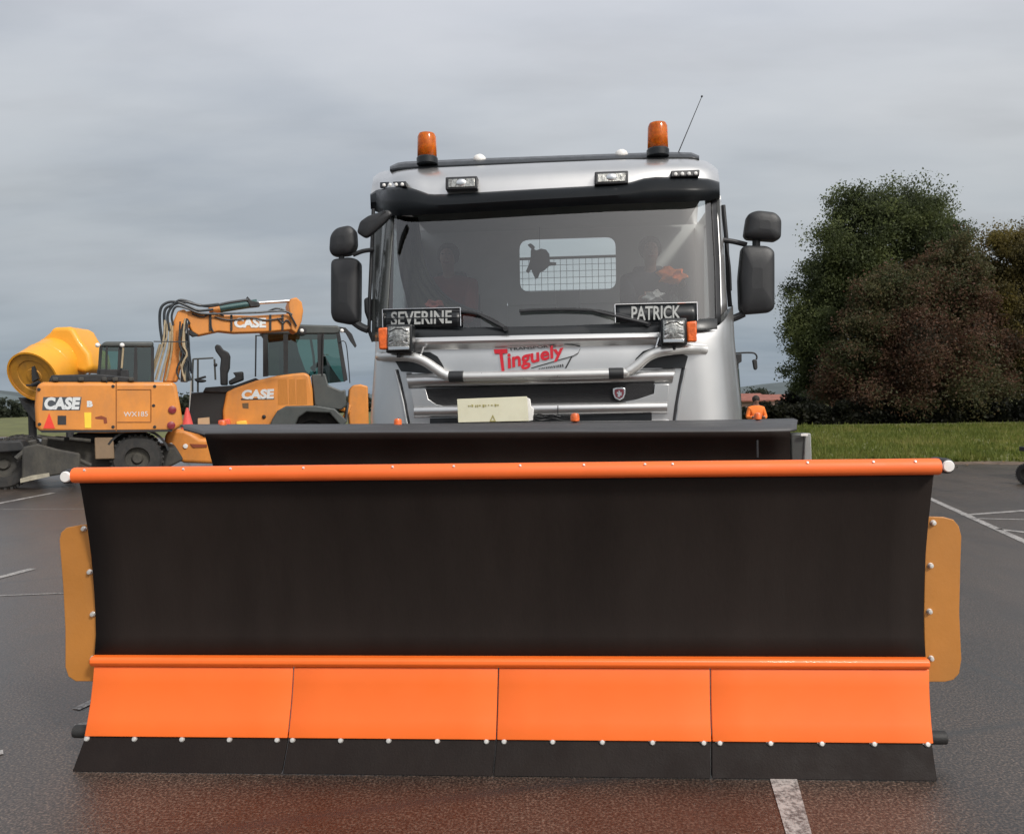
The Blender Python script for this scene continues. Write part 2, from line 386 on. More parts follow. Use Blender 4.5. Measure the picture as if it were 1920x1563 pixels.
    for a, bb in zip(pts, pts[1:]):
        n = max(2, int((bb-a).length/.5)) if a.x > -30 else 8
        for i in range(n): path.append(a.lerp(bb, i/n)+Vector((0, rnd.uniform(-.16, .16), 0)))
    path.append(pts[-1])
    for dy, z in ((0, .006), (.3, .05), (.9, .09), (3, .12), (8, .16), (16, .25), (60, .3), (400, .3)):
        rows.append([Vector((p.x*(1+dy*.012), p.y+dy, z+(rnd.uniform(-.015, .02) if dy < 16 and dy > 0 else 0))) for p in path])
    mb.grid(rows); tag(mb.build('verge', gm), kind='structure')
    # strip of bare soil along it
    dm = pmat('bare_soil', (.115, .080, .055), .95, 0, 0, .4, 3, .6, 30)
    mb = MB(); mb.grid([[Vector((p.x, p.y-.75+rnd.uniform(-.2, .2), .004)) for p in path], [Vector((p.x, p.y+.12, .009)) for p in path]])
    tag(mb.build('soil_strip', dm, smooth=False), kind='structure')
    lf = pmat('fallen_leaves', (.16, .09, .04), .8, 0, 0, .5, 30); g2 = random.Random(17); mb = MB()
    for _ in range(900):
        p = path[g2.randrange(len(path))]
        if not 4 < p.x < 26: continue
        x, y = p.x+g2.uniform(-.5, .5), p.y+g2.gauss(-.5, .7); a = g2.uniform(0, 6.3); q = g2.uniform(.025, .06)
        mb.face([(x+q*math.cos(a+k*1.571)*(1 if k % 2 else .6), y+q*math.sin(a+k*1.571)*(1 if k % 2 else .6), .016+.02*(k == 1)) for k in range(4)])
    tag(mb.build('fallen_leaves', lf, smooth=False), 'scattered brown fallen leaves along the edge of the verge', 'leaves', kind='stuff')
    # grass blades
    npr = np.random.default_rng(5); N = 60000
    xs = npr.uniform(3.5, 28, N); t = npr.random(N)**1.3*15
    px = np.array([p.x for p in path]); py = np.array([p.y for p in path]); o_ = np.argsort(px)
    ys = np.interp(xs, px[o_], py[o_])+t; xs = xs*(1+t*.012)
    zb = np.interp(t, [0, .3, .9, 3, 8, 16], [.0, .04, .08, .11, .15, .24])
    h = npr.uniform(.05, .16, N)*(1+.6*(npr.random(N) < .08)); a = npr.uniform(0, math.pi, N); wd = npr.uniform(.02, .05, N)
    V = np.zeros((N, 3, 3)); dx = np.cos(a)*wd; dyy = np.sin(a)*wd
    V[:, 0] = np.stack([xs-dx, ys-dyy, zb-.02], 1); V[:, 1] = np.stack([xs+dx, ys+dyy, zb-.02], 1)
    V[:, 2] = np.stack([xs+npr.normal(0, .04, N), ys+npr.normal(0, .04, N), zb+h], 1)
    me = bpy.data.meshes.new('grass'); me.vertices.add(N*3); me.vertices.foreach_set('co', V.reshape(-1))
    me.loops.add(N*3); me.loops.foreach_set('vertex_index', np.arange(N*3, dtype=np.int32)); me.polygons.add(N)
    me.polygons.foreach_set('loop_start', np.arange(0, N*3, 3, dtype=np.int32)); me.polygons.foreach_set('loop_total', np.full(N, 3, dtype=np.int32)); me.update()
    at = me.attributes.new('tint', 'FLOAT', 'POINT'); at.data.foreach_set('value', np.repeat(npr.random(N), 3).astype(np.float32))
    tag(mkobj('grass', me, leafmat('grass_blades', [(.075, .105, .020), (.16, .19, .04), (.28, .25, .08)], .6)), 'short rough green grass on the verge behind the plough', 'grass', kind='stuff')

def leafmat(name, cols, nscale, trans=.55):
    m = bpy.data.materials.new(name); m.use_nodes = True; nt = m.node_tree; nt.nodes.clear()
    o = nt.nodes.new('ShaderNodeOutputMaterial')
    at = nt.nodes.new('ShaderNodeAttribute'); at.attribute_name = 'tint'
    tc = nt.nodes.new('ShaderNodeTexCoord'); n = noise(nt, tc.outputs['Object'], nscale, 4, .6)
    f = math_(nt, 'ADD', math_(nt, 'MULTIPLY', at.outputs['Fac'], .14), math_(nt, 'MULTIPLY', n, .86))
    k = len(cols); c = ramp(nt, f, [(.26+.48*i/(k-1), (*cc, 1)) for i, cc in enumerate(cols)])
    d = nt.nodes.new('ShaderNodeBsdfPrincipled'); nt.links.new(c, d.inputs['Base Color']); d.inputs['Roughness'].default_value = .6; d.inputs['Specular IOR Level'].default_value = .3
    t = nt.nodes.new('ShaderNodeBsdfTranslucent'); nt.links.new(c, t.inputs[0])
    mx = nt.nodes.new('ShaderNodeMixShader'); mx.inputs[0].default_value = trans
    nt.links.new(d.outputs[0], mx.inputs[1]); nt.links.new(t.outputs[0], mx.inputs[2]); nt.links.new(mx.outputs[0], o.inputs[0])
    return m
def leaf_mesh(name, lobes, n, size, seed, sub=26, rs=(.18, .34)):
    """lobes: (cx,cy,cz,rx,ry,rz). Leaf clumps on small sub-clumps spread over each lobe"""
    g = np.random.default_rng(seed); P = []; vol = np.array([l[3]*l[5]+l[4]*l[5] for l in lobes]); vol = vol/vol.sum()
    for l, fr_ in zip(lobes, vol):
        k = int(n*fr_); c = np.array(l[:3]); r = np.array(l[3:])
        ns = sub; d = g.normal(size=(ns, 3)); d /= np.linalg.norm(d, axis=1)[:, None]
        cc = c+d*r*g.uniform(.30, 1.02, (ns, 1)); cr = g.uniform(rs[0], rs[1], ns)*r.mean()*1.35
        i = g.integers(0, ns, k); dd = g.normal(size=(k, 3)); dd /= np.linalg.norm(dd, axis=1)[:, None]
        P.append(cc[i]+dd*cr[i][:, None]*(g.random((k, 1))**.6)*np.array([1.2, 1.2, .85])*g.uniform(.7, 1.35, (ns, 1))[i]+g.normal(0, .09, (k, 3)))
    P = np.concatenate(P); P = P[P[:, 2] > .1]; N = len(P)
    s = size*g.uniform(.55, 1.35, N); A = g.normal(size=(N, 3)); A /= np.linalg.norm(A, axis=1)[:, None]
    B = g.normal(size=(N, 3)); B -= A*(A*B).sum(1)[:, None]; B /= np.linalg.norm(B, axis=1)[:, None]
    V = np.stack([P-A*s[:, None], P-B*s[:, None]*.55, P+A*s[:, None], P+B*s[:, None]*.55], 1)
    me = bpy.data.meshes.new(name); me.vertices.add(N*4); me.vertices.foreach_set('co', V.reshape(-1).astype(np.float32))
    me.loops.add(N*4); me.loops.foreach_set('vertex_index', np.arange(N*4, dtype=np.int32)); me.polygons.add(N)
    me.polygons.foreach_set('loop_start', np.arange(0, N*4, 4, dtype=np.int32)); me.polygons.foreach_set('loop_total', np.full(N, 4, dtype=np.int32)); me.update()
    at = me.attributes.new('tint', 'FLOAT', 'POINT'); at.data.foreach_set('value', np.repeat(g.random(N), 4).astype(np.float32))
    return me
M_bark = pmat('bark', (.07, .055, .04), .9, 0, 0, .3, 5, .6, 30)
def tree(name, fr, lobes_px, n, size, m, label, cat, group, seed, trunk_px, H, depth=2.4, sub=26):
    """lobes_px: (px, py, rx px, ry px, v)"""
    t = thing(name, fr, label, cat, group)
    lobes = []
    for px, py, rx, ry, v in lobes_px:
        c = fr.P(px, py, v); sc = (fr.O.y+v)/FPX
        lobes.append((c.x, c.y, c.z, rx*sc, max(rx, ry)*sc*.8, ry*sc))
    mkobj('crown', leaf_mesh(name, lobes, n, size, seed, sub), m, t, smooth=False)
    b = fr.gnd(*trunk_px); b = Vector((b.x, 0, 0)); top = Vector((lobes[0][0], lobes[0][1], H*.62)); rnd = random.Random(seed)
    mb = MB(); mb.tube([b+Vector((0, 0, -.1)), b+Vector((.05, 0, H*.12)), b.lerp(top, .5)+Vector((.1, .1, 0)), top], [.42, .32, .22, .08], 10)
    for l in lobes:
        st = b.lerp(top, rnd.uniform(.25, .6)); e = Vector(l[:3])
        mb.tube([st, st.lerp(e, .5)+Vector((0, 0, .3)), e], [.14, .09, .03], 6)
    mb.build('trunk', M_bark, t)
    return t

def add_nature():
    T1 = Fr(ground(1650, 805).x, 37.0)
    lm = leafmat('green_leaves', [(.030, .038, .022), (.066, .082, .038), (.12, .145, .055), (.21, .23, .08)], .7)
    t1 = tree('broadleaf_tree', T1, [(1660, 440, 95, 95, 0), (1590, 470, 75, 85, -.4), (1735, 440, 75, 75, .2), (1560, 560, 70, 90, 0), (1510, 640, 40, 85, 0), (1550, 700, 60, 70, .2),
                                (1640, 600, 110, 120, .5), (1650, 720, 120, 60, .5), (1745, 560, 70, 80, .8), (1660, 560, 60, 45, -2.2), (1590, 690, 45, 60, -2.0), (1610, 385, 60, 40, 0), (1700, 385, 75, 45, .3), (1650, 392, 85, 46, .2), (1768, 450, 52, 60, .2), (1600, 540, 80, 90, .4), (1530, 580, 55, 80, .2)],
         230000, .062, lm, 'tall green broadleaf tree rising highest at the left end of the clump', 'tree', 'trees behind the verge', 11, (1640, 800), 12, sub=34)
    T2 = Fr(ground(1760, 805).x, 34.5)
    bm_ = leafmat('copper_leaves', [(.034, .038, .026), (.072, .064, .044), (.17, .085, .056), (.085, .096, .046), (.12, .105, .048), (.24, .125, .058)], .33)
    t2 = tree('copper_tree', T2, [(1740, 540, 90, 75, 0), (1680, 620, 90, 90, -.2), (1790, 600, 80, 100, .1), (1620, 660, 70, 80, 0), (1740, 700, 120, 80, -.3), (1650, 740, 100, 45, 0), (1820, 700, 70, 80, .2), (1790, 490, 60, 50, .2), (1640, 560, 50, 50, 0), (1580, 720, 55, 50, .1), (1700, 560, 70, 60, .2), (1845, 620, 50, 80, .4), (1835, 720, 60, 50, .2)],
         230000, .060, bm_, 'reddish brown autumn tree standing in front of the tall green one', 'tree', 'trees behind the verge', 12, (1740, 803), 9, sub=34)
    T3 = Fr(ground(1900, 805).x, 35.5)
    ym = leafmat('olive_leaves', [(.04, .042, .02), (.10, .085, .034), (.17, .135, .04), (.32, .27, .05)], .6)
    tree('olive_tree', T3, [(1890, 470, 55, 60, 0), (1950, 500, 80, 90, 0), (1905, 600, 70, 80, -.3), (1960, 650, 80, 100, 0), (1890, 700, 60, 70, .2), (1845, 600, 45, 70, .2), (1855, 520, 35, 40, .3), (1840, 690, 45, 60, .3), (2040, 560, 90, 130, .5), (2030, 720, 90, 60, .2), (1875, 520, 40, 50, .2)],
         160000, .062, ym, 'yellow and olive autumn tree at the right edge of the photo', 'tree', 'trees behind the verge', 13, (1930, 803), 10, sub=30)
    for src, (x, y), rz, lab in ((t1, (30, 22), 1.1, 'green broadleaf tree beyond the right edge, nearest the copper one'), (t2, (33, 13), 2.0, 'copper tree beyond the right edge of the car park'), (t1, (34, 4), 2.8, 'last green broadleaf tree beyond the right edge')):
        c_ = src.copy(); COL.objects.link(c_); c_.location = (x, y, 0); c_.rotation_euler = (0, 0, rz); c_['label'] = lab
        for ch in list(src.children):
            d_ = ch.copy(); COL.objects.link(d_); d_.parent = c_
    hm = leafmat('dark_hedge_leaves', [(.008, .010, .006), (.016, .018, .010), (.03, .03, .016)], 1.)
    H = Fr(ground(1720, 805).x, 33.6)
    h = thing('hedge', H, 'low dark hedge along the far side of the verge under the trees', 'hedge')
    me = leaf_mesh('hedge', [(x, 0, .55, .9, .6, .62) for x in np.arange(-7.5, 12, .9)], 60000, .09, 21, 14)
    mkobj('foliage', me, hm, h, smooth=False)
    for x in np.arange(-7.5, 12, .9): MB().tube([(x, 0, -.05), (x+.05, .05, .5), (x-.1, 0, .95)], [.05, .035, .015], 6).build('stem', M_bark, h)
    B = Fr(ground(1490, 805).x, 40)
    bu = thing('round_bush', B, 'dark rounded bush left of the tall green tree', 'bush')
    c = B.P(1492, 782, 0); mkobj('foliage', leaf_mesh('bush', [(c.x, 0, .55, 1.15, 1., .95), (c.x-.4, 0, .4, .9, .8, .6)], 16000, .09, 22, 26), hm, bu, smooth=False)
    mb = MB(); mb.tube([(c.x, 0, -.05), (c.x, 0, .8)], [.07, .03], 6); mb.build('stem', M_bark, bu)
    # distant hill, left and right
    hillm = pmat('far_hill', (.075, .095, .10), .95, 0, 0, .35, .02)
    mb = MB(); rows = []
    xs = np.linspace(-900, 900, 90)
    g = np.random.default_rng(4); ph = g.uniform(0, 6, 6)
    def hh(x): return 9+6*math.sin(x/190+ph[0])+4*math.sin(x/80+ph[1])+2*math.sin(x/30+ph[2])+(20 if x < -420 else 0)*min(1, max(0, (-x-420)/200))
    for yy, k in ((620, 0), (660, .55), (720, 1.0), (800, .8)): rows.append([(x, yy, max(.3, hh(x)*k)) for x in xs])
    mb.grid(rows); tag(mb.build('hills', hillm), kind='structure')
    # far wood on the left below the drum
    fm = leafmat('far_wood_leaves', [(.02, .028, .018), (.045, .055, .036), (.08, .09, .06)], .25)
    W = Fr(-60, 95); lob = []
    rnd = random.Random(8)
    for i in range(34): lob.append((rnd.uniform(-22, 60), rnd.uniform(-6, 6), rnd.uniform(.6, 1.6), rnd.uniform(2, 4), 2.5, rnd.uniform(1.0, 2.2)))
    o = mkobj('far_wood', leaf_mesh('far_wood', lob, 34000, .28, 31, 12), fm, None, smooth=False); o.location = W.O
    tag(o, 'grey green far off scrub along the horizon at the left edge', 'woodland', kind='stuff')
    o2 = bpy.data.objects.new('far_scrub', o.data); COL.objects.link(o2); o2.location = (20, 120, 0); tag(o2, 'grey green far off scrub along the horizon right of the lorry', 'woodland', kind='stuff')
    # small bush at the left edge next to the excavator
    # houses with red roofs far right of the lorry
    mw = pmat('pink_render', (.30, .20, .17), .8); mr = pmat('red_roof_tiles', (.24, .09, .065), .8, 0, 0, .25, 2); mwd = pmat('dark_window', (.03, .03, .04), .2)
    for (px, Y, wd, hgt, label) in ((1402, 62, 3.4, 1.15, 'pink rendered house with red roof far behind the lorry, nearer the lorry cab'), (1446, 85, 4.4, 1.1, 'small red roofed house far off, just left of the round bush')):
        f = Fr(ray(px, 780).x/ray(px, 780).y*Y, Y, 8); hs = thing('house', f, label, 'house', 'far houses')
        mb = MB(); mb.box((0, 2, hgt/2), (wd, 4, hgt)); mb.build('wall', mw, hs)
        mb = MB(); mb.prism([(-wd/2-.3, -.3, hgt-.05), (wd/2+.3, -.3, hgt-.05), (wd/2-.4, 2, hgt+.5), (-wd/2+.4, 2, hgt+.5)], (0, 0, .12))
        mb.prism([(-wd/2-.3, 4.3, hgt-.05), (wd/2+.3, 4.3, hgt-.05), (wd/2-.4, 2.01, hgt+.5), (-wd/2+.4, 2.01, hgt+.5)], (0, 0, .12)); mb.build('roof', mr, hs)
        for k in (-1, 1): MB().box((k*wd*.25, -.01, hgt*.55), (.7, .06, .9)).build('window', mwd, hs)

# ================================================================== SNOW PLOUGH
pL = ground(133, 1448); pR = ground(1760, 1466); pO = (pL+pR)/2
PF = Fr(pO.x, pO.y, math.degrees(math.atan2(pL.y-pR.y, pR.x-pL.x)))
PW = (pR-pL).length
def add_plow():
    F = PF; T = thing('snow_plough', F, 'wide black snow plough blade with orange edges mounted on the lorry front', 'snow plough')
    hw = PW/2
    def prof(t, pts):
        return pts
    # moldboard: smooth concave black sheet
    pts = [(.142, .43), (.158, .52), (.159, .61), (.153, .73), (.141, .86), (.120, .98), (.098, 1.08), (.080, 1.16), (.070, 1.19)]
    cen = .022
    nxc = 24; rows = []
    for v, z in pts: rows.append([Vector((cen-hw*.999+2*hw*.999*i/nxc, v, z)) for i in range(nxc+1)])
    mb = MB(); mb.grid(rows); o = mb.build('moldboard', M_board, T, fixn=False)
    md = o.modifiers.new('solid', 'SOLIDIFY'); md.thickness = .012; md.offset = 1
    # top rim: rounded orange section, slightly bowed by the end rolls
    rim = [(.080, 1.184), (.048, 1.185), (.031, 1.190), (.022, 1.199), (.018, 1.214), (.021, 1.230), (.030, 1.242), (.046, 1.248), (.074, 1.248), (.082, 1.240), (.084, 1.20)]
    mb = MB(); a = [Vector((cen-hw-.005, v, z)) for v, z in rim]; b = [Vector((cen+hw+.005, v, z)) for v, z in rim]
    mb.grid([a, [p.lerp(b[i], .33) for i, p in enumerate(a)], [p.lerp(b[i], .66) for i, p in enumerate(a)], b], closed=True)
    mb.face(a); mb.face(b[::-1]); mb.build('top_rim', M_orange2, T, bevel=.008, ang=50)
    # lower beam
    be = [(.150, .440), (.118, .438), (.108, .430), (.106, .414), (.116, .400), (.150, .388)]
    mb = MB(); mb.hull([Vector((cen-hw, v, z)) for v, z in be], [Vector((cen+hw, v, z)) for v, z in be]); mb.build('lower_beam', M_orange, T, bevel=.004)
    # cutting plates and rubber strips
    top = [(178, 1256), (552, 1256), (935, 1257), (1331, 1259), (1741, 1262)]
    bot = [(160, 1381), (541, 1382), (931, 1385), (1334, 1389), (1749, 1392)]
    low = [(133, 1448), (528, 1452), (924, 1455), (1334, 1460), (1760, 1466)]
    bx = [[164, 253, 342, 431, 520], [549, 639, 729, 820, 912], [945, 1036, 1129, 1223, 1319], [1349, 1444, 1540, 1638, 1738]]
    gap = .0025
    for i in range(4):
        tl, tr = F.P(*top[i], .136).x, F.P(*top[i+1], .136).x; bl, br = F.P(*bot[i], .078).x, F.P(*bot[i+1], .078).x
        tl += gap; bl += gap; tr -= gap; br -= gap
        th = Vector((0, .014, .003)); mb = MB(); R_ = []
        for k in range(5):
            s = k/4; v = .136-.058*s+.010*math.sin(math.pi*s); z = .394-.276*s
            R_.append([Vector((tl+(bl-tl)*s, v, z)).lerp(Vector((tr+(br-tr)*s, v, z)), q/6) for q in range(7)])
        mb.grid(R_); o = mb.build('cutting_plate', M_orange, T, fixn=False); md = o.modifiers.new('solid', 'SOLIDIFY'); md.thickness = .012; md.offset = 1
        md = o.modifiers.new('bevel', 'BEVEL'); md.width = .003; md.segments = 2
        ll, lr = F.P(*low[i], 0).x+gap, F.P(*low[i+1], 0).x-gap
        mb = MB(); mb.prism([(bl, .082, .128), (br, .082, .128), (lr, .004, .002), (ll, .004, .002)], (0, .022, .006))
        mb.build('rubber_strip', M_strip, T, bevel=.003)
        for x in bx[i]:
            y = 1384+(x-164)*.0066; c = F.P(x, y, .074); n = Vector((0, -.96, .3)).normalized()
            MB().lathe([(.0, .012), (.008, .011), (.0115, .006), (.012, 0), (.016, 0), (.016, -.006)], c, n, 14).build('bolt', M_zinc, T)
    # bolts on the rim
    for x, y in ((341, 878), (430, 880), (567, 877), (735, 875), (850, 872), (975, 871), (1095, 870), (1210, 869), (1262, 869), (1516, 866), (1640, 865), (1719, 864), (155, 885)):
        c = F.P(x, y, .014); MB().lathe([(0, .007), (.0045, .006), (.006, 0), (.006, -.004)], Vector((c.x, .028, 1.238)), (0, -.75, .66), 10).build('rim_bolt', M_zinc, T)
    # ochre side flaps
    L = [(111, 1012), (114, 998), (124, 989), (150, 984), (164, 983), (176, 1100), (184, 1180), (186, 1235), (184, 1277), (142, 1277), (128, 1268), (122, 1250), (122, 1180), (118, 1100)]
    Rr = [(1736, 968), (1770, 969), (1788, 974), (1798, 986), (1803, 1005), (1801, 1060), (1799, 1150), (1803, 1235), (1799, 1262), (1788, 1274), (1772, 1278), (1735, 1278), (1732, 1150)]
    for pl in (L, Rr):
        o = MB().prism([F.P(x, y, .172) for x, y in pl], (0, .010, 0)).build('side_flap', M_amber_flap, T, bevel=.003)
    for pl in (((157, 991), (168, 1072), (174, 1151), (174, 1234)), ((1750, 980), (1745, 1060), (1743, 1146), (1746, 1234))):
        for x, y in pl: MB().lathe([(0, .012), (.008, .010), (.010, .002), (.012, 0), (.012, -.01)], F.P(x, y, .168), (0, -1, 0), 12).build('bolt', M_zinc, T)
    # end markers
    for x, y, s in ((122, 894, -1), (1779, 874, 1)):
        c = F.P(x, y, .09); mk = MB().lathe([(0, -.004), (.020, -.003), (.0235, .002), (.0235, .006)], c, (0, 1, 0), 24).build('marker_lens', M_white, T)
        MB().lathe([(.0235, .006), (.029, .010), (.031, .03), (.03, .11), (.02, .13), (0, .13)], c, (0, 1, 0), 24).build('marker_housing', M_black, T)
        MB().tube([c+Vector((0, .07, 0)), c+Vector((-s*.09, .09, -.01))], .011, 10).build('marker_bracket', M_black, T)
    # skids behind the strip ends
    for (a, b) in (((140, 1370), (200, 1372)), ((1700, 1381), (1773, 1382))):
        A = F.P(*a, .17); B = F.P(*b, .17); MB().tube([A, B], .027, 16).build('support_roller', M_rubber, T, bevel=.004)
    # back structure and lifting frame
    mb = MB()
    for z in (.45, .8, 1.1): mb.box((cen, .24, z), (PW*.94, .10, .10))
    for x in (-1.4, -.7, 0, .7, 1.4): mb.box((x, .22, .78), (.03, .12, .75))
    mb.build('back_frame', M_orange2, T, bevel=.008)
    for s in (-1, 1): MB().tube([(s*.25, .3, .5), (s*.45, 1.2, .55), (s*.45, 1.95, .6)], .06, 10).build('push_arm', M_dark, T)
    MB().tube([(0, .3, .9), (0, 1.0, .95), (0, 1.9, .9)], [.045, .045, .03], 12).build('lifting_cylinder', M_zinc, T)
    # spray deflector: wide black flap behind the blade
    v0 = .62
    fr_ = [(345, 803), (384, 813), (520, 813), (760, 812), (960, 811), (1200, 809), (1400, 808), (1480, 806), (1494, 803)]
    bk = [(337, 797), (352, 795), (520, 795), (760, 794), (960, 792), (1200, 789), (1400, 786), (1488, 784), (1496, 787)]
    A = [F.P(x, y, v0+(0 if 380 < x < 1485 else .03)) for x, y in fr_]; B = [F.P(x, y, v0+.62) for x, y in bk]
    mid = [a.lerp(b, .12)+Vector((0, 0, .014)) for a, b in zip(A, B)]
    # sheet bends down at the front into the body
    mb = MB(); mb.grid([B, [a.lerp(b, .5)+Vector((0, 0, .012)) for a, b in zip(A, B)], mid, A])
    o = mb.build('deflector_top', M_defl, T); md = o.modifiers.new('solid', 'SOLIDIFY'); md.thickness = .010
    up = [F.P(385+(1481-385)*i/30, 812-5*i/30, v0+.004) for i in range(31)]
    lw = [(404, 880), (1480, 868)]
    rows = [up]
    for k in range(1, 7):
        s = k/6; row = []
        for i in range(31):
            q = i/30; x = (385+(404-385)*s)*(1-q)+(1481-1*s)*q; y0 = 812-5*q; y1 = 884-10*q; row.append(F.P(x, y0+(y1-y0)*s, v0+.004+.10*math.sin(s*1.6)))
        rows.append(row)
    mb = MB(); mb.grid(rows); o = mb.build('deflector_sheet', M_board, T); md = o.modifiers.new('solid', 'SOLIDIFY'); md.thickness = .010
    for x in (500, 700, 900, 1100, 1300, 1420):
        a = F.P(x, 860, v0+.07); MB().tube([Vector((a.x, .13, 1.20)), Vector((a.x, .4, 1.19)), a-Vector((0, 0, .04))], .012, 8).build('deflector_bracket', M_dark, T)
    a = F.P(1420, 845, v0-.01); MB().tube([a-Vector((0, 0, .03)), a+Vector((0, 0, .05))], .005, 8).build('pin', M_dark, T)
    # lamp box at the right end of the deflector
    b0 = [F.P(x, y, v0+.12) for x, y in ((1482, 812), (1512, 812), (1514, 868), (1482, 868))]
    MB().prism(b0, (0, .12, 0)).build('lamp_box', M_greycab, T, bevel=.01)
    b0 = [F.P(x, y, v0+.11) for x, y in ((1510, 812), (1521, 812), (1523, 868), (1506, 868))]
    MB().prism(b0, (0, .09, 0)).build('clear_lens', pmat('clear_plastic', (.6, .62, .6), .15, 0, .4, .1, 8, trans=.6, ior=1.3), T, bevel=.006)
    MB().prism([F.P(x, y, v0+.095) for x, y in ((1502, 813), (1515, 812), (1515, 817), (1502, 817))], (0, .01, 0)).build('reflector', M_white, T)
    # small orange marker lamps on the top flap
    for x, y, r in ((746, 791, 8), (1078, 782, 9), (1421, 780, 7), (418, 794, 7)):
        c = F.P(x, y, v0+.50); rr = r/FPX*3.9
        MB().lathe([(rr*.75, -rr), (rr, -rr*.8), (rr, rr*.3), (rr*.8, rr*.8), (0, rr)], c, (0, 0, 1), 18).build('marker_lamp', M_amber2, T)
        MB().tube([c-Vector((0, 0, rr)), c-Vector((0, 0, rr+.02))], rr*.5, 10).build('lamp_stalk', M_black, T)

# ================================================================== TRUCK
TF = Fr(.22, 5.3, 5.0)
UC, RC = .045, .36
def cabW(z): return 1.36-.055*min(1, max(0, (z-1.4)/.6))-.02*min(1, max(0, (z-2.2)/.8))
def g_front(u, z):
    W = cabW(z); t = min(.985, max(0, (abs(u-UC)-(W-RC))/RC))
    return RC*(1-math.sqrt(1-t*t)) + .06*((u-UC)/W)**2 + max(0, z-1.98)*.20
def g_flat(u, z): return .06*((u-UC)/1.3)**2 + max(0, z-1.98)*.20
def person(T, c, shirt, name, hand_targets, lean=0, hair=M_hair):
    """seated figure, hip at c, facing -v; head at c+.62"""
    def skin(name, pts, edges, rad, m, par, root=0, sub=2):
        me = bpy.data.meshes.new(name); me.from_pydata([tuple(p) for p in pts], edges, [])
        o = mkobj(name, me, m, par, smooth=True); md = o.modifiers.new('skin', 'SKIN'); md.use_smooth_shade = True
        for i, sv in enumerate(me.skin_vertices[0].data): sv.radius = rad[i] if hasattr(rad[i], '__len__') else (rad[i], rad[i]); sv.use_root = (i == root)
        s = o.modifiers.new('sub', 'SUBSURF'); s.levels = s.render_levels = sub; return o
    c = Vector(c); V = Vector
    sh = c+V((0, .06, .48)); nk = c+V((0, .04, .565)); hd = c+V((0, .01, .665))
    pts = [c, c+V((0, .04, .2)), sh, nk-V((0, 0, .03)), nk+V((0, -.01, .03)), hd+V((0, -.01, -.03)), hd+V((0, 0, .045)), hd+V((0, .01, .10)), sh+V((0, 0, .045))]; E_ = [(0, 1), (1, 2), (2, 8), (8, 3), (3, 4), (4, 5), (5, 6), (6, 7)]
    rad = [(.17, .13), (.15, .12), (.17, .11), .05, .05, (.060, .080), (.078, .098), (.055, .07), (.09, .075)]
    for s, h in zip((-1, 1), hand_targets):
        k = len(pts); h = V(h); sp = sh+V((s*.19, 0, -.02)); el = sp.lerp(h, .5)+V((s*.06, .03, -.12))
        pts += [sp, el, h]; E_ += [(2, k), (k, k+1), (k+1, k+2)]; rad += [.062, .045, .032]
    for s in (-1, 1):
        k = len(pts); pts += [c+V((s*.11, -.02, 0)), c+V((s*.14, -.45, .06)), c+V((s*.14, -.55, -.38)), c+V((s*.14, -.66, -.42))]
        E_ += [(0, k), (k, k+1), (k+1, k+2), (k+2, k+3)]; rad += [.095, .07, .05, .045]
    body = skin(name, pts, E_, rad, M_skin, None)
    return body, sh, nk, hd, skin
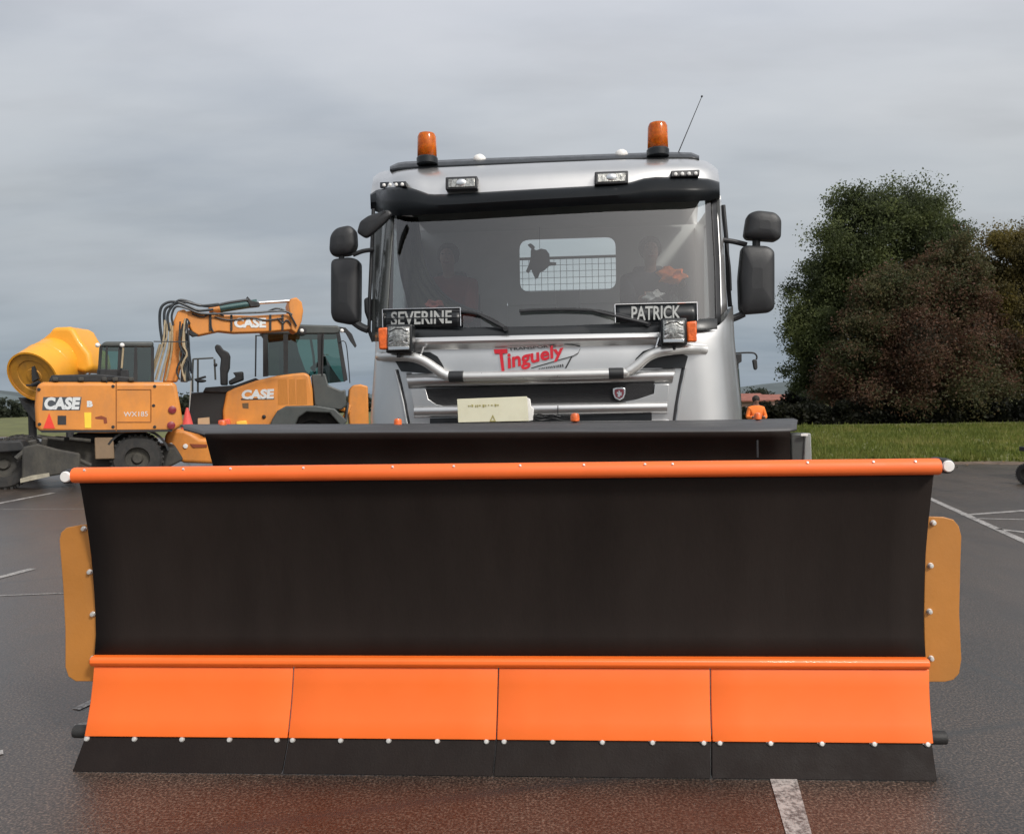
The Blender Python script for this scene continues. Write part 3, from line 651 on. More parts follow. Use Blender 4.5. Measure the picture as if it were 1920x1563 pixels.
def add_truck():
    F = TF; T = thing('lorry', F, 'silver lorry with orange beacons facing the camera behind the snow plough', 'lorry')
    # ---- main shell of the cab below the windows, in plan sections
    def section(z, W, vr=1.75, inset=0, R_=RC, dv=0):
        P = []
        for v in np.linspace(vr, R_+.06, 5)[:-1]: P.append((UC-W, v+dv))
        for k in range(13):
            a = math.pi/2*k/12; P.append((UC-W+R_*(1-math.cos(a)), R_*(1-math.sin(a))+.06*((W-R_*(1-math.cos(a)))/W)**2+dv))
        for q in np.linspace(0, 1, 11)[1:-1]:
            u = -(W-R_)+2*(W-R_)*q; P.append((UC+u, .06*(u/W)**2+dv))
        for k in range(12, -1, -1):
            a = math.pi/2*k/12; P.append((UC+W-R_*(1-math.cos(a)), R_*(1-math.sin(a))+.06*((W-R_*(1-math.cos(a)))/W)**2+dv))
        for v in np.linspace(R_+.06, vr, 5)[1:]: P.append((UC+W, v+dv))
        return [Vector((u, v+max(0, z-1.98)*.20*(1 if v < 1 else .0), z)) for u, v in P]
    mb = MB(); rows = [section(z, cabW(z)) for z in (.75, 1.1, 1.4, 1.6, 1.8, 1.90)]
    def shoulder(z0, k):
        out = []
        for p in section(z0, cabW(z0)):
            t = min(1, max(0, (p.y-.03)/.30)); out.append(Vector((p.x, p.y+.02*k, p.z+k*.20*t*t*(3-2*t))))
        return out
    rows += [shoulder(1.935, .4), shoulder(1.95, .75), shoulder(1.955, 1.)]
    mb.grid(rows); mb.build('cab_body', M_silver, T)
    # bumper, hidden mostly behind the plough
    mb = MB(); mb.grid([section(z, 1.30, .6, dv=d) for z, d in ((.35, -.02), (.5, -.10), (.72, -.10), (.80, -.02))]); mb.build('bumper', M_greycab, T)
    # ---- hood face with bulged upper edge
    L, Rt = 772, 1242
    def hl(y): return [(L, y), ((L+Rt)/2, y-5.2), (Rt, y-10)]
    mb = MB(); band(mb, F, [(hl(630), .0), (hl(632), -.030), (hl(636), -.044), (hl(641), -.050), (hl(646), -.044), (hl(652), -.022), (hl(656), -.012), (hl(661), -.010), (hl(666), -.014), (hl(690), -.018), (hl(702), -.02), (hl(703), 0.)], g_flat, 30)
    mb.build('hood_panel', M_silver, T, ang=25)
    # lower lip under the bar
    def q_(l, r, y, s=-.021): return [(l, y), ((l+r)/2, y+s*(r-l)/2), (r, y+s*(r-l))]
    mb = MB(); band(mb, F, [(q_(762, 1266, 699), 0.), (q_(762, 1266, 702), -.03), (q_(762, 1266, 706), -.045), (q_(763, 1264, 711), -.055), (q_(764, 1263, 716), -.055), (q_(765, 1262, 721), -.048), (q_(766, 1261, 726), -.03), (q_(767, 1260, 730), .02)], g_flat, 30)
    mb.build('grille_surround', M_silver, T, ang=180)
    # grille opening
    gt = [(798, 728), (1014, 722), (1226, 717)]; gb = [(820, 760), (1000, 762), (1190, 748)]
    poly = [(798, 728), (900, 725.5), (1014, 722), (1120, 719.5), (1226, 717), (1226, 738), (1200, 747), (1150, 755), (1014, 760), (870, 763), (815, 757), (802, 745)]
    M_grille = pmat('black_grille_mesh', (.012, .012, .014), .45, 0, 0, .3, 40, .9, 260)
    def onsurf(poly, g, dv, n=1): return [F.G(x, y, g, dv) for x, y in poly]
    MB().prism(onsurf(poly, g_flat, -.034), (0, .03, 0)).build('grille', M_grille, T)
    # silver ends beside the grille and the lower bar
    def lowbar(y0, y1, l, r, dv0, name, m=M_silver):
        mb = MB(); band(mb, F, [(q_(l, r, y0+(y1-y0)*.5*(1-math.cos(math.pi*k/9)), -.017), .01+(dv0-.01)*math.sin(math.pi*k/9)**.6) for k in range(10)], g_flat, 30)
        return mb.build(name, m, T, ang=180)
    lowbar(759, 783, 776, 1251, -.06, 'lower_grille_bar')
    for pl in ([(770, 730), (798, 729), (803, 748), (818, 758), (862, 766), (862, 772), (776, 768)], [(1255, 720), (1228, 720), (1226, 738), (1196, 748), (1160, 757), (1150, 764), (1251, 762)]):
        MB().prism(onsurf(pl, g_flat, -.042), (0, .04, 0)).build('grille_corner', M_silver, T, bevel=.003, seg=2)
    for (l, r, y0, y1) in ((806, 1222, 784, 794),):
        MB().prism(onsurf([(l, y0), (r, y0-9), (r, y1-6), (l, y1+2)], g_flat, -.034), (0, .03, 0)).build('air_slot', M_blackgloss, T)
    lowbar(794, 812, 772, 1254, -.05, 'lower_panel')
    # dark joints of the corner deflectors
    for pl in ([(745, 693), (752, 720), (760, 755), (768, 800)], [(1280, 690), (1274, 720), (1267, 760), (1262, 800)]):
        MB().tube([F.G(x, y, g_front, -.002) for x, y in pl], .0075, 6).build('panel_joint', M_black, T)
    for pl in ([(783, 634), (786, 660), (795, 690)],):
        pass
    for pl in ([(741, 693), (748, 720), (756, 755), (764, 800)], [(1285, 690), (1279, 720), (1272, 760), (1267, 800)]):
        MB().tube([F.G(x, y, g_front, .0) for x, y in pl], .010, 10).build('deflector_edge', M_silver, T)
    # black recesses behind the bar
    for pl in ([(738, 672), (786, 660), (806, 660), (820, 668), (829, 682), (836, 698), (800, 700), (752, 696)], [(1290, 668), (1284, 690), (1212, 690), (1186, 690), (1192, 672), (1206, 658), (1226, 652), (1250, 650)]):
        MB().prism(onsurf(pl, g_front, -.024), (0, .02, 0)).build('step_recess', M_blackgloss, T)
    # ---- bull bar
    def B(x, y, dv=-.10): return F.G(x, y, g_flat, dv)
    path = [F.G(712, 668, g_front, -.02), B(722, 668, -.02), B(745, 668, -.07), B(775, 670), B(797, 678), B(818, 692), B(836, 703), B(860, 706), B(1010, 703.5), B(1160, 700), B(1178, 696), B(1196, 684), B(1214, 669), B(1235, 660), B(1262, 656), B(1290, 654, -.06), F.G(1312, 655, g_flat, 0), F.G(1322, 656, g_front, .01)]
    MB().tube(smooth_path(path, 5), .034, 18).build('bull_bar', M_bar, T)
    for x, y in ((856, 706), (1155, 700)):
        a = B(x-14, y); b = B(x+14, y-.4)
        MB().tube([a, b], .0385, 14).build('bar_clamp', M_mirror, T, bevel=.006)
    for x, y in ((790, 655), (862, 690), (1236, 640), (1150, 690)): 
        pass
    for x in (800, 1232):
        a = B(x-12 if x < 1000 else x-2, 668 if x < 1000 else 652, -.09); MB().tube([a, a+Vector((.02, .0, .06)), a+Vector((.03, .05, .07))], .009, 8).build('bar_bracket', M_chrome, T)
    # ---- auxiliary lamps on the bar
    for (x0, x1, y0, y1, a0, a1) in ((727, 768, 612, 657, 708, 727), (1243, 1284, 600, 643, 1287, 1307)):
        v = -.16
        case = MB().prism([F.P(x, y, v+.01) for x, y in ((x0-4, y0-4), (x1+5, y0-5), (x1+5, y1+4), (x0-4, y1+5))], (0, .11, 0)).build('lamp_case', M_blackgloss, T, bevel=.014, seg=3)
        Lz = MB(); ns = 6; rows = []
        for j in range(ns+1):
            yy = y0+(y1-y0)*j/ns; rows.append([F.P(x0+(x1-x0)*i/6, yy, v-.008*math.sin(math.pi*j/ns)-.006*math.sin(math.pi*i/6)) for i in range(7)])
        Lz.grid(rows); lens = Lz.build('headlamp_lens', M_lampglass, T, solid=.004)
        for fy, m_ in ((.22, M_black), (.45, M_chrome), (.62, M_black), (.72, M_chrome)):
            MB().tube(smooth_path([F.P(x0+3+(x1-x0-6)*q/6, y0+(y1-y0)*(fy-.13*math.sin(math.pi*q/6)+.02*math.sin(q*2.9)), v-.006) for q in range(7)], 3), .0065, 6, flat=.8).build('lens_rib', m_, lens)
        MB().prism([F.P(x, y, v-.018) for x, y in ((x0+1, y1-7), (x1-1, y1-8), (x1-1, y1-2), (x0+1, y1-1))], (0, .006, 0)).build('lens_trim', M_chrome, T, bevel=.002)
        MB().prism([F.P(x, y, v+.005) for x, y in ((a0, y0+3), (a1, y0+1), (a1, y1-2), (a0+2, y1-2))], (0, .09, 0)).build('indicator', M_amber2, T, bevel=.012, seg=3)
        cx = (x0+x1)/2; MB().tube([F.P(cx, y1+1, v+.06), F.P(cx, y1+13, v+.06)], .014, 8).build('lamp_foot', M_dark, T)
    # ---- windscreen
    wt = [(733, 404), (745, 400), (900, 393), (1040, 388), (1200, 381), (1335, 372)]
    wb = [(716, 622), (735, 624), (900, 622), (1040, 618), (1200, 612), (1345, 604)]
    wt = [(738, 404), (900, 395), (1040, 389), (1200, 382), (1337, 374)]; wb = [(716, 622), (900, 624), (1040, 618), (1200, 612), (1347, 600)]
    rows = []
    for s in (0, .25, .5, .75, 1):
        rows.append(([(a[0]+(b[0]-a[0])*s, a[1]+(b[1]-a[1])*s) for a, b in zip(wt, wb)], 0.0))
    mb = MB(); band(mb, F, rows, g_front, 48); mb.build('windscreen', M_glass, T, ang=60)
    # cowl with wipers' well
    ct = [(712, 606), (860, 614), (1040, 611), (1200, 605), (1345, 596)]; cb = [(716, 634), (860, 633), (1040, 629), (1240, 622), (1345, 614)]
    mb = MB(); band(mb, F, [(ct, -.004), ([(a[0], (a[1]+b[1])/2) for a, b in zip(ct, cb)], -.03), (cb, -.034), ([(a[0], a[1]+3) for a in cb], 0)], g_front, 40); mb.build('windscreen_cowl', M_blackgloss, T)
    # A pillars
    def strip(pl_l, pl_r, dv, name, m, nx=6, curve=.0, g=g_front):
        mb = MB(); rows = []
        for j in range(13):
            a = lerp_poly(pl_l, j/12); b = lerp_poly(pl_r, j/12)
            rows.append([F.G(a[0]+(b[0]-a[0])*i/nx, a[1]+(b[1]-a[1])*i/nx, g, dv-curve*math.sin(math.pi*i/nx)) for i in range(nx+1)])
        mb.grid(rows); return mb.build(name, m, T, solid=.012)
    strip([(703, 400), (698, 520), (697, 640)], [(738, 402), (731, 500), (722, 640)], -.006, 'a_pillar', pmat('shaded_grey_pillar', (.085, .09, .085), .22, .2, .3, .05, 3), curve=.006)  # silver pillar in shade: the shade is put into a darker grey
    strip([(1334, 376), (1341, 500), (1343, 606)], [(1344, 374), (1350, 500), (1352, 604)], -.006, 'screen_seal', M_black)
    strip([(1344, 374), (1350, 490), (1352, 590)], [(1352, 374), (1359, 490), (1364, 580)], -.002, 'a_pillar', M_silver)
    # grab rails beside the pillars
    MB().tube([F.P(x, y, .42) for x, y in ((1356, 385), (1362, 450), (1366, 540), (1369, 575))], .016, 8).build('door_seal', M_black, T)
    MB().tube([F.P(x, y, .40) for x, y in ((700, 392), (697, 470), (693, 560), (692, 620), (700, 640))], .014, 8).build('door_seal', M_black, T)
    # ---- visor, roof face, roof strip
    vt = [(694, 364), (703, 357), (718, 352), (745, 349), (765, 350), (785, 356), (806, 364), (850, 363), (1000, 354), (1150, 346), (1180, 342), (1206, 334), (1230, 331), (1300, 332), (1330, 335), (1349, 341)]
    vb = [(695, 392), (703, 396), (718, 402), (745, 405), (765, 404), (785, 403), (806, 402), (850, 400), (1000, 391), (1150, 383), (1180, 382), (1206, 381), (1230, 380), (1300, 378), (1330, 376), (1350, 371)]
    def gv(u, z): return g_front(u, z)
    rows = [(vt, .03)]
    for s, dv in ((.02, -.03), (.12, -.075), (.45, -.10), (.55, -.105), (.8, -.085), (1, -.06)): rows.append(([(a[0]+(b[0]-a[0])*s, a[1]+(b[1]-a[1])*s) for a, b in zip(vt, vb)], dv))
    rows.append((vb, .03)); mb = MB()
    out = []
    for pl, dv in rows: out.append([F.G(*lerp_px(pl, vt, i/60), gv, dv) for i in range(61)])
    mb.grid(out); mb.build('sun_visor', pmat('visor_smoked', (.007, .0085, .010), .3, 0, 0, .1, 3, spec=.16), T, ang=50)
    rt = [(700, 332), (707, 325), (720, 321), (745, 318), (765, 317), (785, 316), (806, 315), (850, 313), (1000, 306), (1150, 300), (1180, 299), (1206, 299), (1230, 298), (1300, 298), (1328, 303), (1346, 318)]
    rb = [(695, 366), (703, 359), (718, 354), (745, 351), (765, 352), (785, 358), (806, 366), (850, 365), (1000, 356), (1150, 348), (1180, 344), (1206, 336), (1230, 333), (1300, 334), (1330, 337), (1349, 343)]
    out = []
    for s, dv in ((0, .20), (.12, .10), (.3, .03), (.5, .0), (.8, -.012), (1, -.012)):
        pl = [(a[0]+(b[0]-a[0])*s, a[1]+(b[1]-a[1])*s) for a, b in zip(rt, rb)]
        out.append([F.G(*lerp_px(pl, rt, i/60), gv, dv) for i in range(61)])
    mb = MB(); mb.grid(out); mb.build('roof_front', M_silver, T, ang=60)
    # roof cap going back
    mb = MB(); fr0 = out[0]; rows = [fr0]
    for k, (dv, dz, sc) in enumerate(((.25, .05, .985), (.6, .07, .98), (1.2, .05, .98))):
        vb_ = 1.55; rows.append([Vector((UC+(p.x-UC)*sc, p.y*(1-dv/1.2)+(vb_)*(dv/1.2), p.z+dz)) for p in fr0])
    rows.append([Vector((UC+(p.x-UC)*.98, 1.73, 2.98)) for p in fr0])
    mb.grid(rows); mb.build('roof', M_silver, T)
    # side walls above the belt line: door frame pieces, side glass, rear wall
    for s in (-1, 1):
        W = 1.25; u = UC+s*W
        fr_m = M_silver
        MB().prism([(u-.017, .42, 2.12), (u-.017, .58, 2.12), (u-.017, .72, 2.95), (u-.017, .60, 2.95)], (.035, 0, 0)).prism([(u-.017, 1.2, 2.12), (u-.017, 1.72, 2.12), (u-.017, 1.72, 2.95), (u-.017, 1.2, 2.95)], (.035, 0, 0)).prism([(u-.016, .42, 1.98), (u-.016, 1.72, 1.98), (u-.016, 1.72, 2.14), (u-.016, .42, 2.14)], (.035, 0, 0)).prism([(u-.016, .60, 2.9), (u-.016, 1.72, 2.9), (u-.016, 1.72, 3.0), (u-.016, .62, 3.0)], (.035, 0, 0)).build('door_frame', fr_m, T)
        if s > 0: MB().prism([(u-.07, .20, 2.0), (u-.07, .62, 2.0), (u-.07, .80, 3.02), (u-.07, .36, 3.02)], (.03, 0, 0)).build('pillar_trim', M_interior, T)
        MB().prism([(u, .56, 2.13), (u, 1.21, 2.13), (u, 1.21, 2.92), (u, .70, 2.92)], (.006, 0, 0)).build('side_window', M_sideglass, T)
        MB().box((UC+s*1.35, .95, 1.62), (.02, 1.0, .02)).build('door_handle', M_black, T)
    # rear wall with window
    rw = [F.P(x, y, 1.70) for x, y in ((974, 450), (1154, 445), (1155, 541), (980, 549))]
    x0 = rw[0].x; x1 = rw[1].x; zt = (rw[0].z+rw[1].z)/2; zb = (rw[2].z+rw[3].z)/2
    mb = MB(); v = 1.70; L0, L1 = UC-1.28, UC+1.28
    inner = rounded([(x0, v, zb), (x0, v, zt), (x1, v, zt), (x1, v, zb)], .09, 5); n = len(inner)
    # ring between hole and rectangle
    outer = []
    for p in inner:
        d = Vector(((p.x-(x0+x1)/2)/((x1-x0)/2), 0, (p.z-(zt+zb)/2)/((zt-zb)/2))); k = max(abs(d.x), abs(d.z)); outer.append(Vector(((x0+x1)/2+d.x/k*((x1-x0)/2+.12), v, (zt+zb)/2+d.z/k*((zt-zb)/2+.12))))
    mb.grid([inner, outer], closed=True)
    cxm, czm = (x0+x1)/2, (zt+zb)/2; hx, hz = (x1-x0)/2+.12, (zt-zb)/2+.12
    for a, b, c_, d in ((L0, cxm-hx, 1.0, 3.05), (cxm+hx, L1, 1.0, 3.05)): mb.face([(a, v, c_), (b, v, c_), (b, v, d), (a, v, d)])
    mb.face([(cxm-hx, v, czm+hz), (cxm+hx, v, czm+hz), (cxm+hx, v, 3.05), (cxm-hx, v, 3.05)]); mb.face([(cxm-hx, v, 1.0), (cxm+hx, v, 1.0), (cxm+hx, v, czm-hz), (cxm-hx, v, czm-hz)])
    mb.build('rear_wall', M_lining, T, solid=.02, smooth=False)
    MB().prism([p+Vector((0, .02, 0)) for p in inner], (0, .005, 0)).build('rear_window', M_sideglass, T)
    # wire guard behind the rear window
    mb = MB(); gv_ = 1.82; top = F.P(1065, 485, gv_).z; gx0, gx1 = x0-.1, x1+.1; gz0 = zb-.15
    pz = (F.P(1000, 500, gv_)-F.P(1011.8, 500, gv_)).length
    x = gx0
    while x < gx1: mb.tube([(x, gv_, gz0), (x, gv_, top)], .0022, 4, cap=False); x += pz
    z = gz0
    while z < top: mb.tube([(gx0, gv_, z), (gx1, gv_, z)], .0022, 4, cap=False); z += pz
    mb.build('wire_guard', M_dark, T)
    mb = MB(); mb.tube([(gx0, gv_, top+.01), (gx1, gv_, top+.01)], .013, 8); mb.build('guard_rail', M_mud, T)
    # interior: floor, ceiling, dash, seats
    MB().box((UC, .95, 1.35), (2.5, 1.5, .04)).build('cab_floor', M_interior, T)
    MB().box((UC, 1.12, 3.04), (2.3, 1.1, .03)).build('headliner', M_lining, T)
    mb = MB(); mb.prism([(UC-1.0, .10, 1.93), (UC-1.0, .50, 1.97), (UC-1.0, .62, 1.80), (UC-1.0, .55, 1.4), (UC-1.0, .12, 1.4)], (2.0, 0, 0)); mb.prism([(UC-1.2, .40, 1.95), (UC-1.2, .50, 1.965), (UC-1.2, .61, 1.79), (UC-1.2, .54, 1.4), (UC-1.2, .40, 1.4)], (2.4, 0, 0)); mb.build('dashboard', M_black, T, bevel=.03)
    hr = F.P(1222, 470, .95); pr = F.P(835, 482, .95)
    for c in (hr, pr):
        mb = MB(); mb.box((c.x, 1.05, 1.80), (.50, .50, .14)); mb.build('seat_cushion', M_seat, T, bevel=.05, seg=3)
        mb = MB(); mb.box((c.x, 1.27, 2.12), (.48, .13, .62)); mb.build('seat_back', M_seat, T, bevel=.05, seg=3)
        MB().box((c.x, 1.28, 2.52), (.26, .09, .17)).build('headrest', M_seat, T, bevel=.04, seg=3)
    # steering wheel
    sw = Vector((hr.x, .66, 2.02)); pts = [sw+Vector((.22*math.cos(a), -.10*math.sin(a)*-1, .19*math.sin(a))) for a in np.linspace(0, 2*math.pi, 25)]
    MB().tube(pts, .014, 8, cap=False).tube([sw, sw+Vector((0, -.1, -.25))], .03, 8).tube([sw+Vector((-.21, 0, 0)), sw+Vector((.21, 0, 0))], .014, 6).build('steering_wheel', M_black, T)
    # added sheet imitating a dark reflection in the windscreen, its edge sweeping down
    outer_ = [(744, 404), (780, 404)]; 
    e = [(783, 408), (789, 450), (800, 495), (815, 530), (838, 556), (870, 574), (905, 586)]
    l = [(744, 404), (744, 440), (746, 480), (752, 520), (760, 550), (765, 575), (770, 596)]
    mb = MB(); rows = []
    for j in range(19):
        a = lerp_poly(l, j/18); b = lerp_poly(e, j/18)
        rows.append([F.P(a[0]+(b[0]-a[0])*i/14, a[1]+(b[1]-a[1])*i/14, .52+.018*math.sin(i*2.3+j*.2)) for i in range(15)])
    mb.grid(rows); mb.build('reflection_sheet', M_reflection, T, solid=.004)
    MB().tube(smooth_path([F.P(x, y, .50) for x, y in e], 4), .006, 6).build('reflection_edge', M_black, T)
    # wipers
    def wip(pts, piv, nm='wiper'):
        P_ = [F.G(x, y, g_front, -.035) for x, y in pts]
        bl = MB().tube(smooth_path(P_, 4), .008, 8, flat=1.4).build('wiper', M_black, T)
        MB().tube([P_[len(P_)//2], F.G(*piv, g_front, -.05)], [.008, .014], 8).tube([F.G(*piv, g_front, -.06), F.G(*piv, g_front, .0)], .018, 10).build('wiper_arm', M_black, T)
    wip([(974, 583), (1010, 581), (1060, 580), (1110, 582), (1160, 590), (1208, 603)], (1215, 607))
    wip([(822, 582), (860, 583), (895, 588), (925, 600), (944, 612)], (948, 616))
    # ---- roof fittings
    cap_t = [(731, 312), (741, 306), (760, 303), (900, 297), (1100, 290), (1250, 285), (1298, 286), (1311, 292)]
    cap_b = [(731, 321), (741, 321), (760, 320), (900, 314), (1100, 305), (1250, 300), (1298, 300), (1311, 300)]
    out = []
    for s, dv in ((0, .36), (.25, .26), (.6, .22), (1, .22)):
        out.append([F.G(*lerp_px([(a[0], a[1]+(b[1]-a[1])*s) for a, b in zip(cap_t, cap_b)], cap_t, i/40), g_flat, dv) for i in range(41)])
    mb = MB(); mb.grid(out); mb.build('roof_strip', M_blackgloss, T, solid=.02)
    for (x, yt, yb, wd) in ((801, 250, 303, 37), (1233.5, 232, 288, 38)):
        v = .50; sc = 5.85/FPX; r = wd/2*sc; c = F.P(x, yb, v); h = (yb-yt)*sc
        MB().lathe([(r*1.06, -.02), (r*1.08, h*.10), (r*1.0, h*.14), (0, h*.14)], c, (0, 0, 1), 24).build('beacon_base', M_blackgloss, T)
        cap = MB().lathe([(r*.98, h*.13), (r*.96, h*.55), (r*.93, h*.86), (r*.80, h*.96), (r*.4, h), (0, h)], c, (0, 0, 1), 28, capa=False).build('beacon_lens', M_amber, T, solid=.006)
        MB().lathe([(.012, h*.2), (.014, h*.5), (.03, h*.55), (.034, h*.8), (.01, h*.84), (0, h*.84)], c, (0, 0, 1), 12).build('beacon_bulb', M_chrome, T)
        MB().prism([c+Vector((-.035, .01, h*.22)), c+Vector((.035, .01, h*.22)), c+Vector((.035, .01, h*.78)), c+Vector((-.035, .01, h*.78))], (0, .012, 0)).build('beacon_reflector', M_chrome, T)
    for x, y in ((899, 301), (1165, 292)):
        c = F.P(x, y, .62); MB().ball(c, .052, (1, 1, .9)).build('roof_horn', M_white, T)
    a, b = F.P(1272, 286, .7), F.P(1316, 181, .7); MB().tube([a-Vector((0, 0, .05)), a, b], [.006, .004, .0025], 6).ball(b, .008).build('antenna', M_dark, T)
    for (x0, x1, y0, y1, k) in ((712, 761, 341, 352, 4), (835, 895, 332, 356, 0), (1115, 1178, 322, 346, 0), (1258, 1312, 320, 332, 4)):
        sl = -.04*(x1-x0)
        fp = lambda x, y, dv: F.G(x, y+sl*(x-x0)/(x1-x0), g_front, dv)
        y1_ = y1
        MB().prism([fp(x0, y0, -.075), fp(x1, y0, -.075), fp(x1, y1_, -.075), fp(x0, y1_, -.075)], (0, .085, 0)).build('roof_lamp_frame', M_black, T, bevel=.008)
        if k:
            for i in range(k):
                xc = x0+(x1-x0)*(i+.7)/(k+.3); yc = (y0+y1)/2+1; MB().ball(fp(xc, yc, -.076), .013, (1, .5, 1), 10).build('marker_led', M_white, T)
        else:
            MB().prism([fp(x0+5, y0+4, -.081), fp(x1-5, y0+4, -.081), fp(x1-5, y1-4, -.081), fp(x0+5, y1-4, -.081)], (0, .01, 0)).build('roof_lamp_lens', M_lampglass, T, bevel=.004)
            m = ((x0+x1)/2, (y0+y1)/2); MB().ball(fp(m[0], m[1], -.08), .028, (1.3, .4, 1), 12).build('roof_lamp_bulb', M_chrome, T)
    # ---- mirrors
    def shell(pl, v, dep, name, r=.04, taper=.72, m=M_mirror):
        f = [F.P(x, y, v) for x, y in pl]; f = rounded(f, r, 4); c = sum(f, Vector())/len(f)
        L_ = [[c+(p-c)*s_+Vector((0, dv, 0)) for p in f] for s_, dv in ((.30, -dep*.28), (.62, -dep*.24), (.86, -dep*.12), (.97, 0.), (1., dep*.25), (.97, dep*.75))]
        mb = MB(); mb.grid(L_, closed=True); mb.face(L_[0]); mb.face(L_[-1][::-1]); o = mb.build(name, m, T, ang=180, sub=2)
        return o
    shell([(619, 484), (655, 480), (673, 486), (672, 606), (655, 609), (624, 603), (619, 590)], .32, .13, 'main_mirror')
    shell([(618, 440), (630, 426), (655, 421), (665, 430), (667, 462), (655, 478), (622, 480), (616, 470)], .32, .11, 'wide_angle_mirror', .035)
    shell([(1392, 462), (1400, 458), (1440, 459), (1454, 468), (1454, 578), (1444, 586), (1395, 590), (1388, 580), (1386, 520)], .30, .13, 'main_mirror')
    shell([(1396, 440), (1402, 400), (1420, 393), (1455, 397), (1467, 410), (1466, 445), (1457, 451), (1402, 447)], .30, .12, 'wide_angle_mirror', .035)
    for pts, r in (([(640, 478), (641, 492)], .022), ([(662, 478), (680, 471), (701, 468)], .016), ([(660, 600), (676, 612), (690, 618)], .030),
                   ([(1418, 448), (1418, 465)], .028), ([(1400, 459), (1375, 453), (1347, 449)], .018), ([(1362, 458), (1368, 500), (1370, 545)], .009), ([(1395, 588), (1382, 594), (1366, 600)], .026)):
        MB().tube(smooth_path([F.P(x, y, .36) for x, y in pts], 3) if len(pts) > 2 else [F.P(x, y, .36) for x, y in pts], r, 10).build('mirror_arm', M_mirror, T)
    shell([(668, 436), (674, 415), (690, 404), (728, 392), (736, 400), (720, 418), (695, 440), (684, 447)], .10, .05, 'kerb_mirror', .02)
    MB().tube([F.P(x, y, .10) for x, y in ((722, 396), (708, 412), (690, 432))], .014, 8).build('mirror_arm', M_mirror, T)
    shell([(682, 560), (690, 556), (697, 560), (697, 600), (690, 604), (683, 585)], .40, .04, 'door_mirror_bracket', .015)
    # ---- badge, logo and sheet
    c = F.G(1161, 738, g_flat, -.05); nrm = (0, -1, 0)
    def shieldpts(k): return [Vector((c.x+x*k, c.y, c.z+z*k)) for x, z in ((-.042, .036), (-.02, .044), (.02, .044), (.042, .036), (.042, 0), (.03, -.03), (0, -.046), (-.03, -.03), (-.042, 0))]
    MB().prism(shieldpts(1), (0, .012, 0)).build('badge', M_chrome, T, bevel=.003)
    MB().prism([p-Vector((0, .004, 0)) for p in shieldpts(.74)], (0, .006, 0)).build('badge_field', pmat('badge_dark_red', (.16, .03, .04), .3), T)
    mk = [(-.012, -.020), (.002, -.022), (.010, -.010), (.020, -.012), (.014, .0), (.020, .010), (.008, .008), (.004, .020), (-.006, .022), (-.002, .010), (-.014, .012), (-.018, .002), (-.008, -.002)]
    MB().prism([Vector((c.x+x, c.y-.006, c.z+z)) for x, z in mk], (0, .003, 0)).build('badge_emblem', M_chrome, T)
    text(F, 'T', [(926, 656), (951, 655), (954, 694), (932, 695)], g_flat, M_txtred, T, bold=.028, dv=-.026)
    text(F, 'inguely', [(951, 662), (1056, 645), (1057, 666), (952, 690)], g_flat, M_txtred, T, bold=.028, dv=-.026)
    text(F, 'TRANSPORTS', [(953, 652), (1042, 646), (1043, 650), (954, 657)], g_flat, M_txtblack, T, bold=.02, dv=-.026)
    rn = random.Random(9); x = 1010
    while x < 1054:
        wx = rn.uniform(1.4, 3.0); h_ = 1.0+(x-1010)*.045; yy = 691-(x-1010)*.13
        MB().prism([F.G(a, b, g_flat, -.027) for a, b in ((x, yy-h_), (x+wx, yy-h_*.8), (x+wx, yy+h_), (x+wx*.4, yy+h_))], (0, .002, 0)).build('small_mark', M_dark, T); x += wx+rn.choice((.9, 1.4))
    def stroke(pl, w_): 
        n = len(pl); up = [F.G(x, y-w_/2, g_flat, -.027) for x, y in pl]; dn = [F.G(x, y+w_/2, g_flat, -.027) for x, y in pl[::-1]]
        MB().prism(up+dn, (0, .003, 0)).build('logo_line', M_txtblack, T)
    stroke([(996, 690), (1040, 677), (1075, 667), (1084, 662), (1088, 653)], 1.6); stroke([(1058, 645), (1072, 646), (1088, 649)], 2.4)
    p_ = [F.G(x, y, g_flat, -.027) for x, y in ((1071, 668), (1074, 667), (1062, 690), (1059, 690))]; MB().prism(p_, (0, .003, 0)).build('logo_line', M_txtblack, T)
    MB().prism([F.P(x, y, -.14) for x, y in ((857, 748), (988, 743), (991, 789), (859, 792))], (0, .012, 0)).build('number_sheet', M_cream, T, bevel=.002)
    rn = random.Random(4); x = 878
    while x < 934:
        wx = rn.uniform(1.6, 4.2); h_ = rn.uniform(1.2, 2.6); yy = 761-(x-878)*.03+rn.uniform(-.8, .8)
        MB().prism([F.P(a, b, -.143) for a, b in ((x, yy-h_), (x+wx, yy-h_+.4), (x+wx*.8, yy+h_), (x+.4, yy+h_*.8))], (0, .002, 0)).build('faded_mark', M_txtolive, T); x += wx+rn.choice((.8, 1.2, 3.2))
    # small triangle mark on the sheet, clip and cables next to it
    tp = [F.P(x, y, -.143) for x, y in ((918, 790), (924, 777), (930, 790))]; ti = [F.P(x, y, -.143) for x, y in ((921, 788), (924, 781), (927, 788))]
    mb = MB(); mb.grid([tp, ti], closed=True); mb.build('sheet_mark', M_txtolive, T)
    MB().prism([F.P(x, y, -.12) for x, y in ((988, 745), (994, 748), (996, 762), (1001, 766), (999, 788), (990, 790))], (0, .03, 0)).build('sheet_clip', M_white, T, bevel=.004)
    rnd = random.Random(2)
    for k in range(5):
        x = 1000; pts = []
        while x < 1074: pts.append(F.P(x, 779+k*1.6+rnd.uniform(-4, 4), -.12+rnd.uniform(0, .03))); x += 12
        MB().tube(smooth_path(pts, 4), .004, 6).build('cable', M_black if k % 2 else M_dark, T)
    MB().tube([F.P(1046, 760, -.08), F.P(1046, 776, -.08)], .003, 6).build('cable', M_black, T)
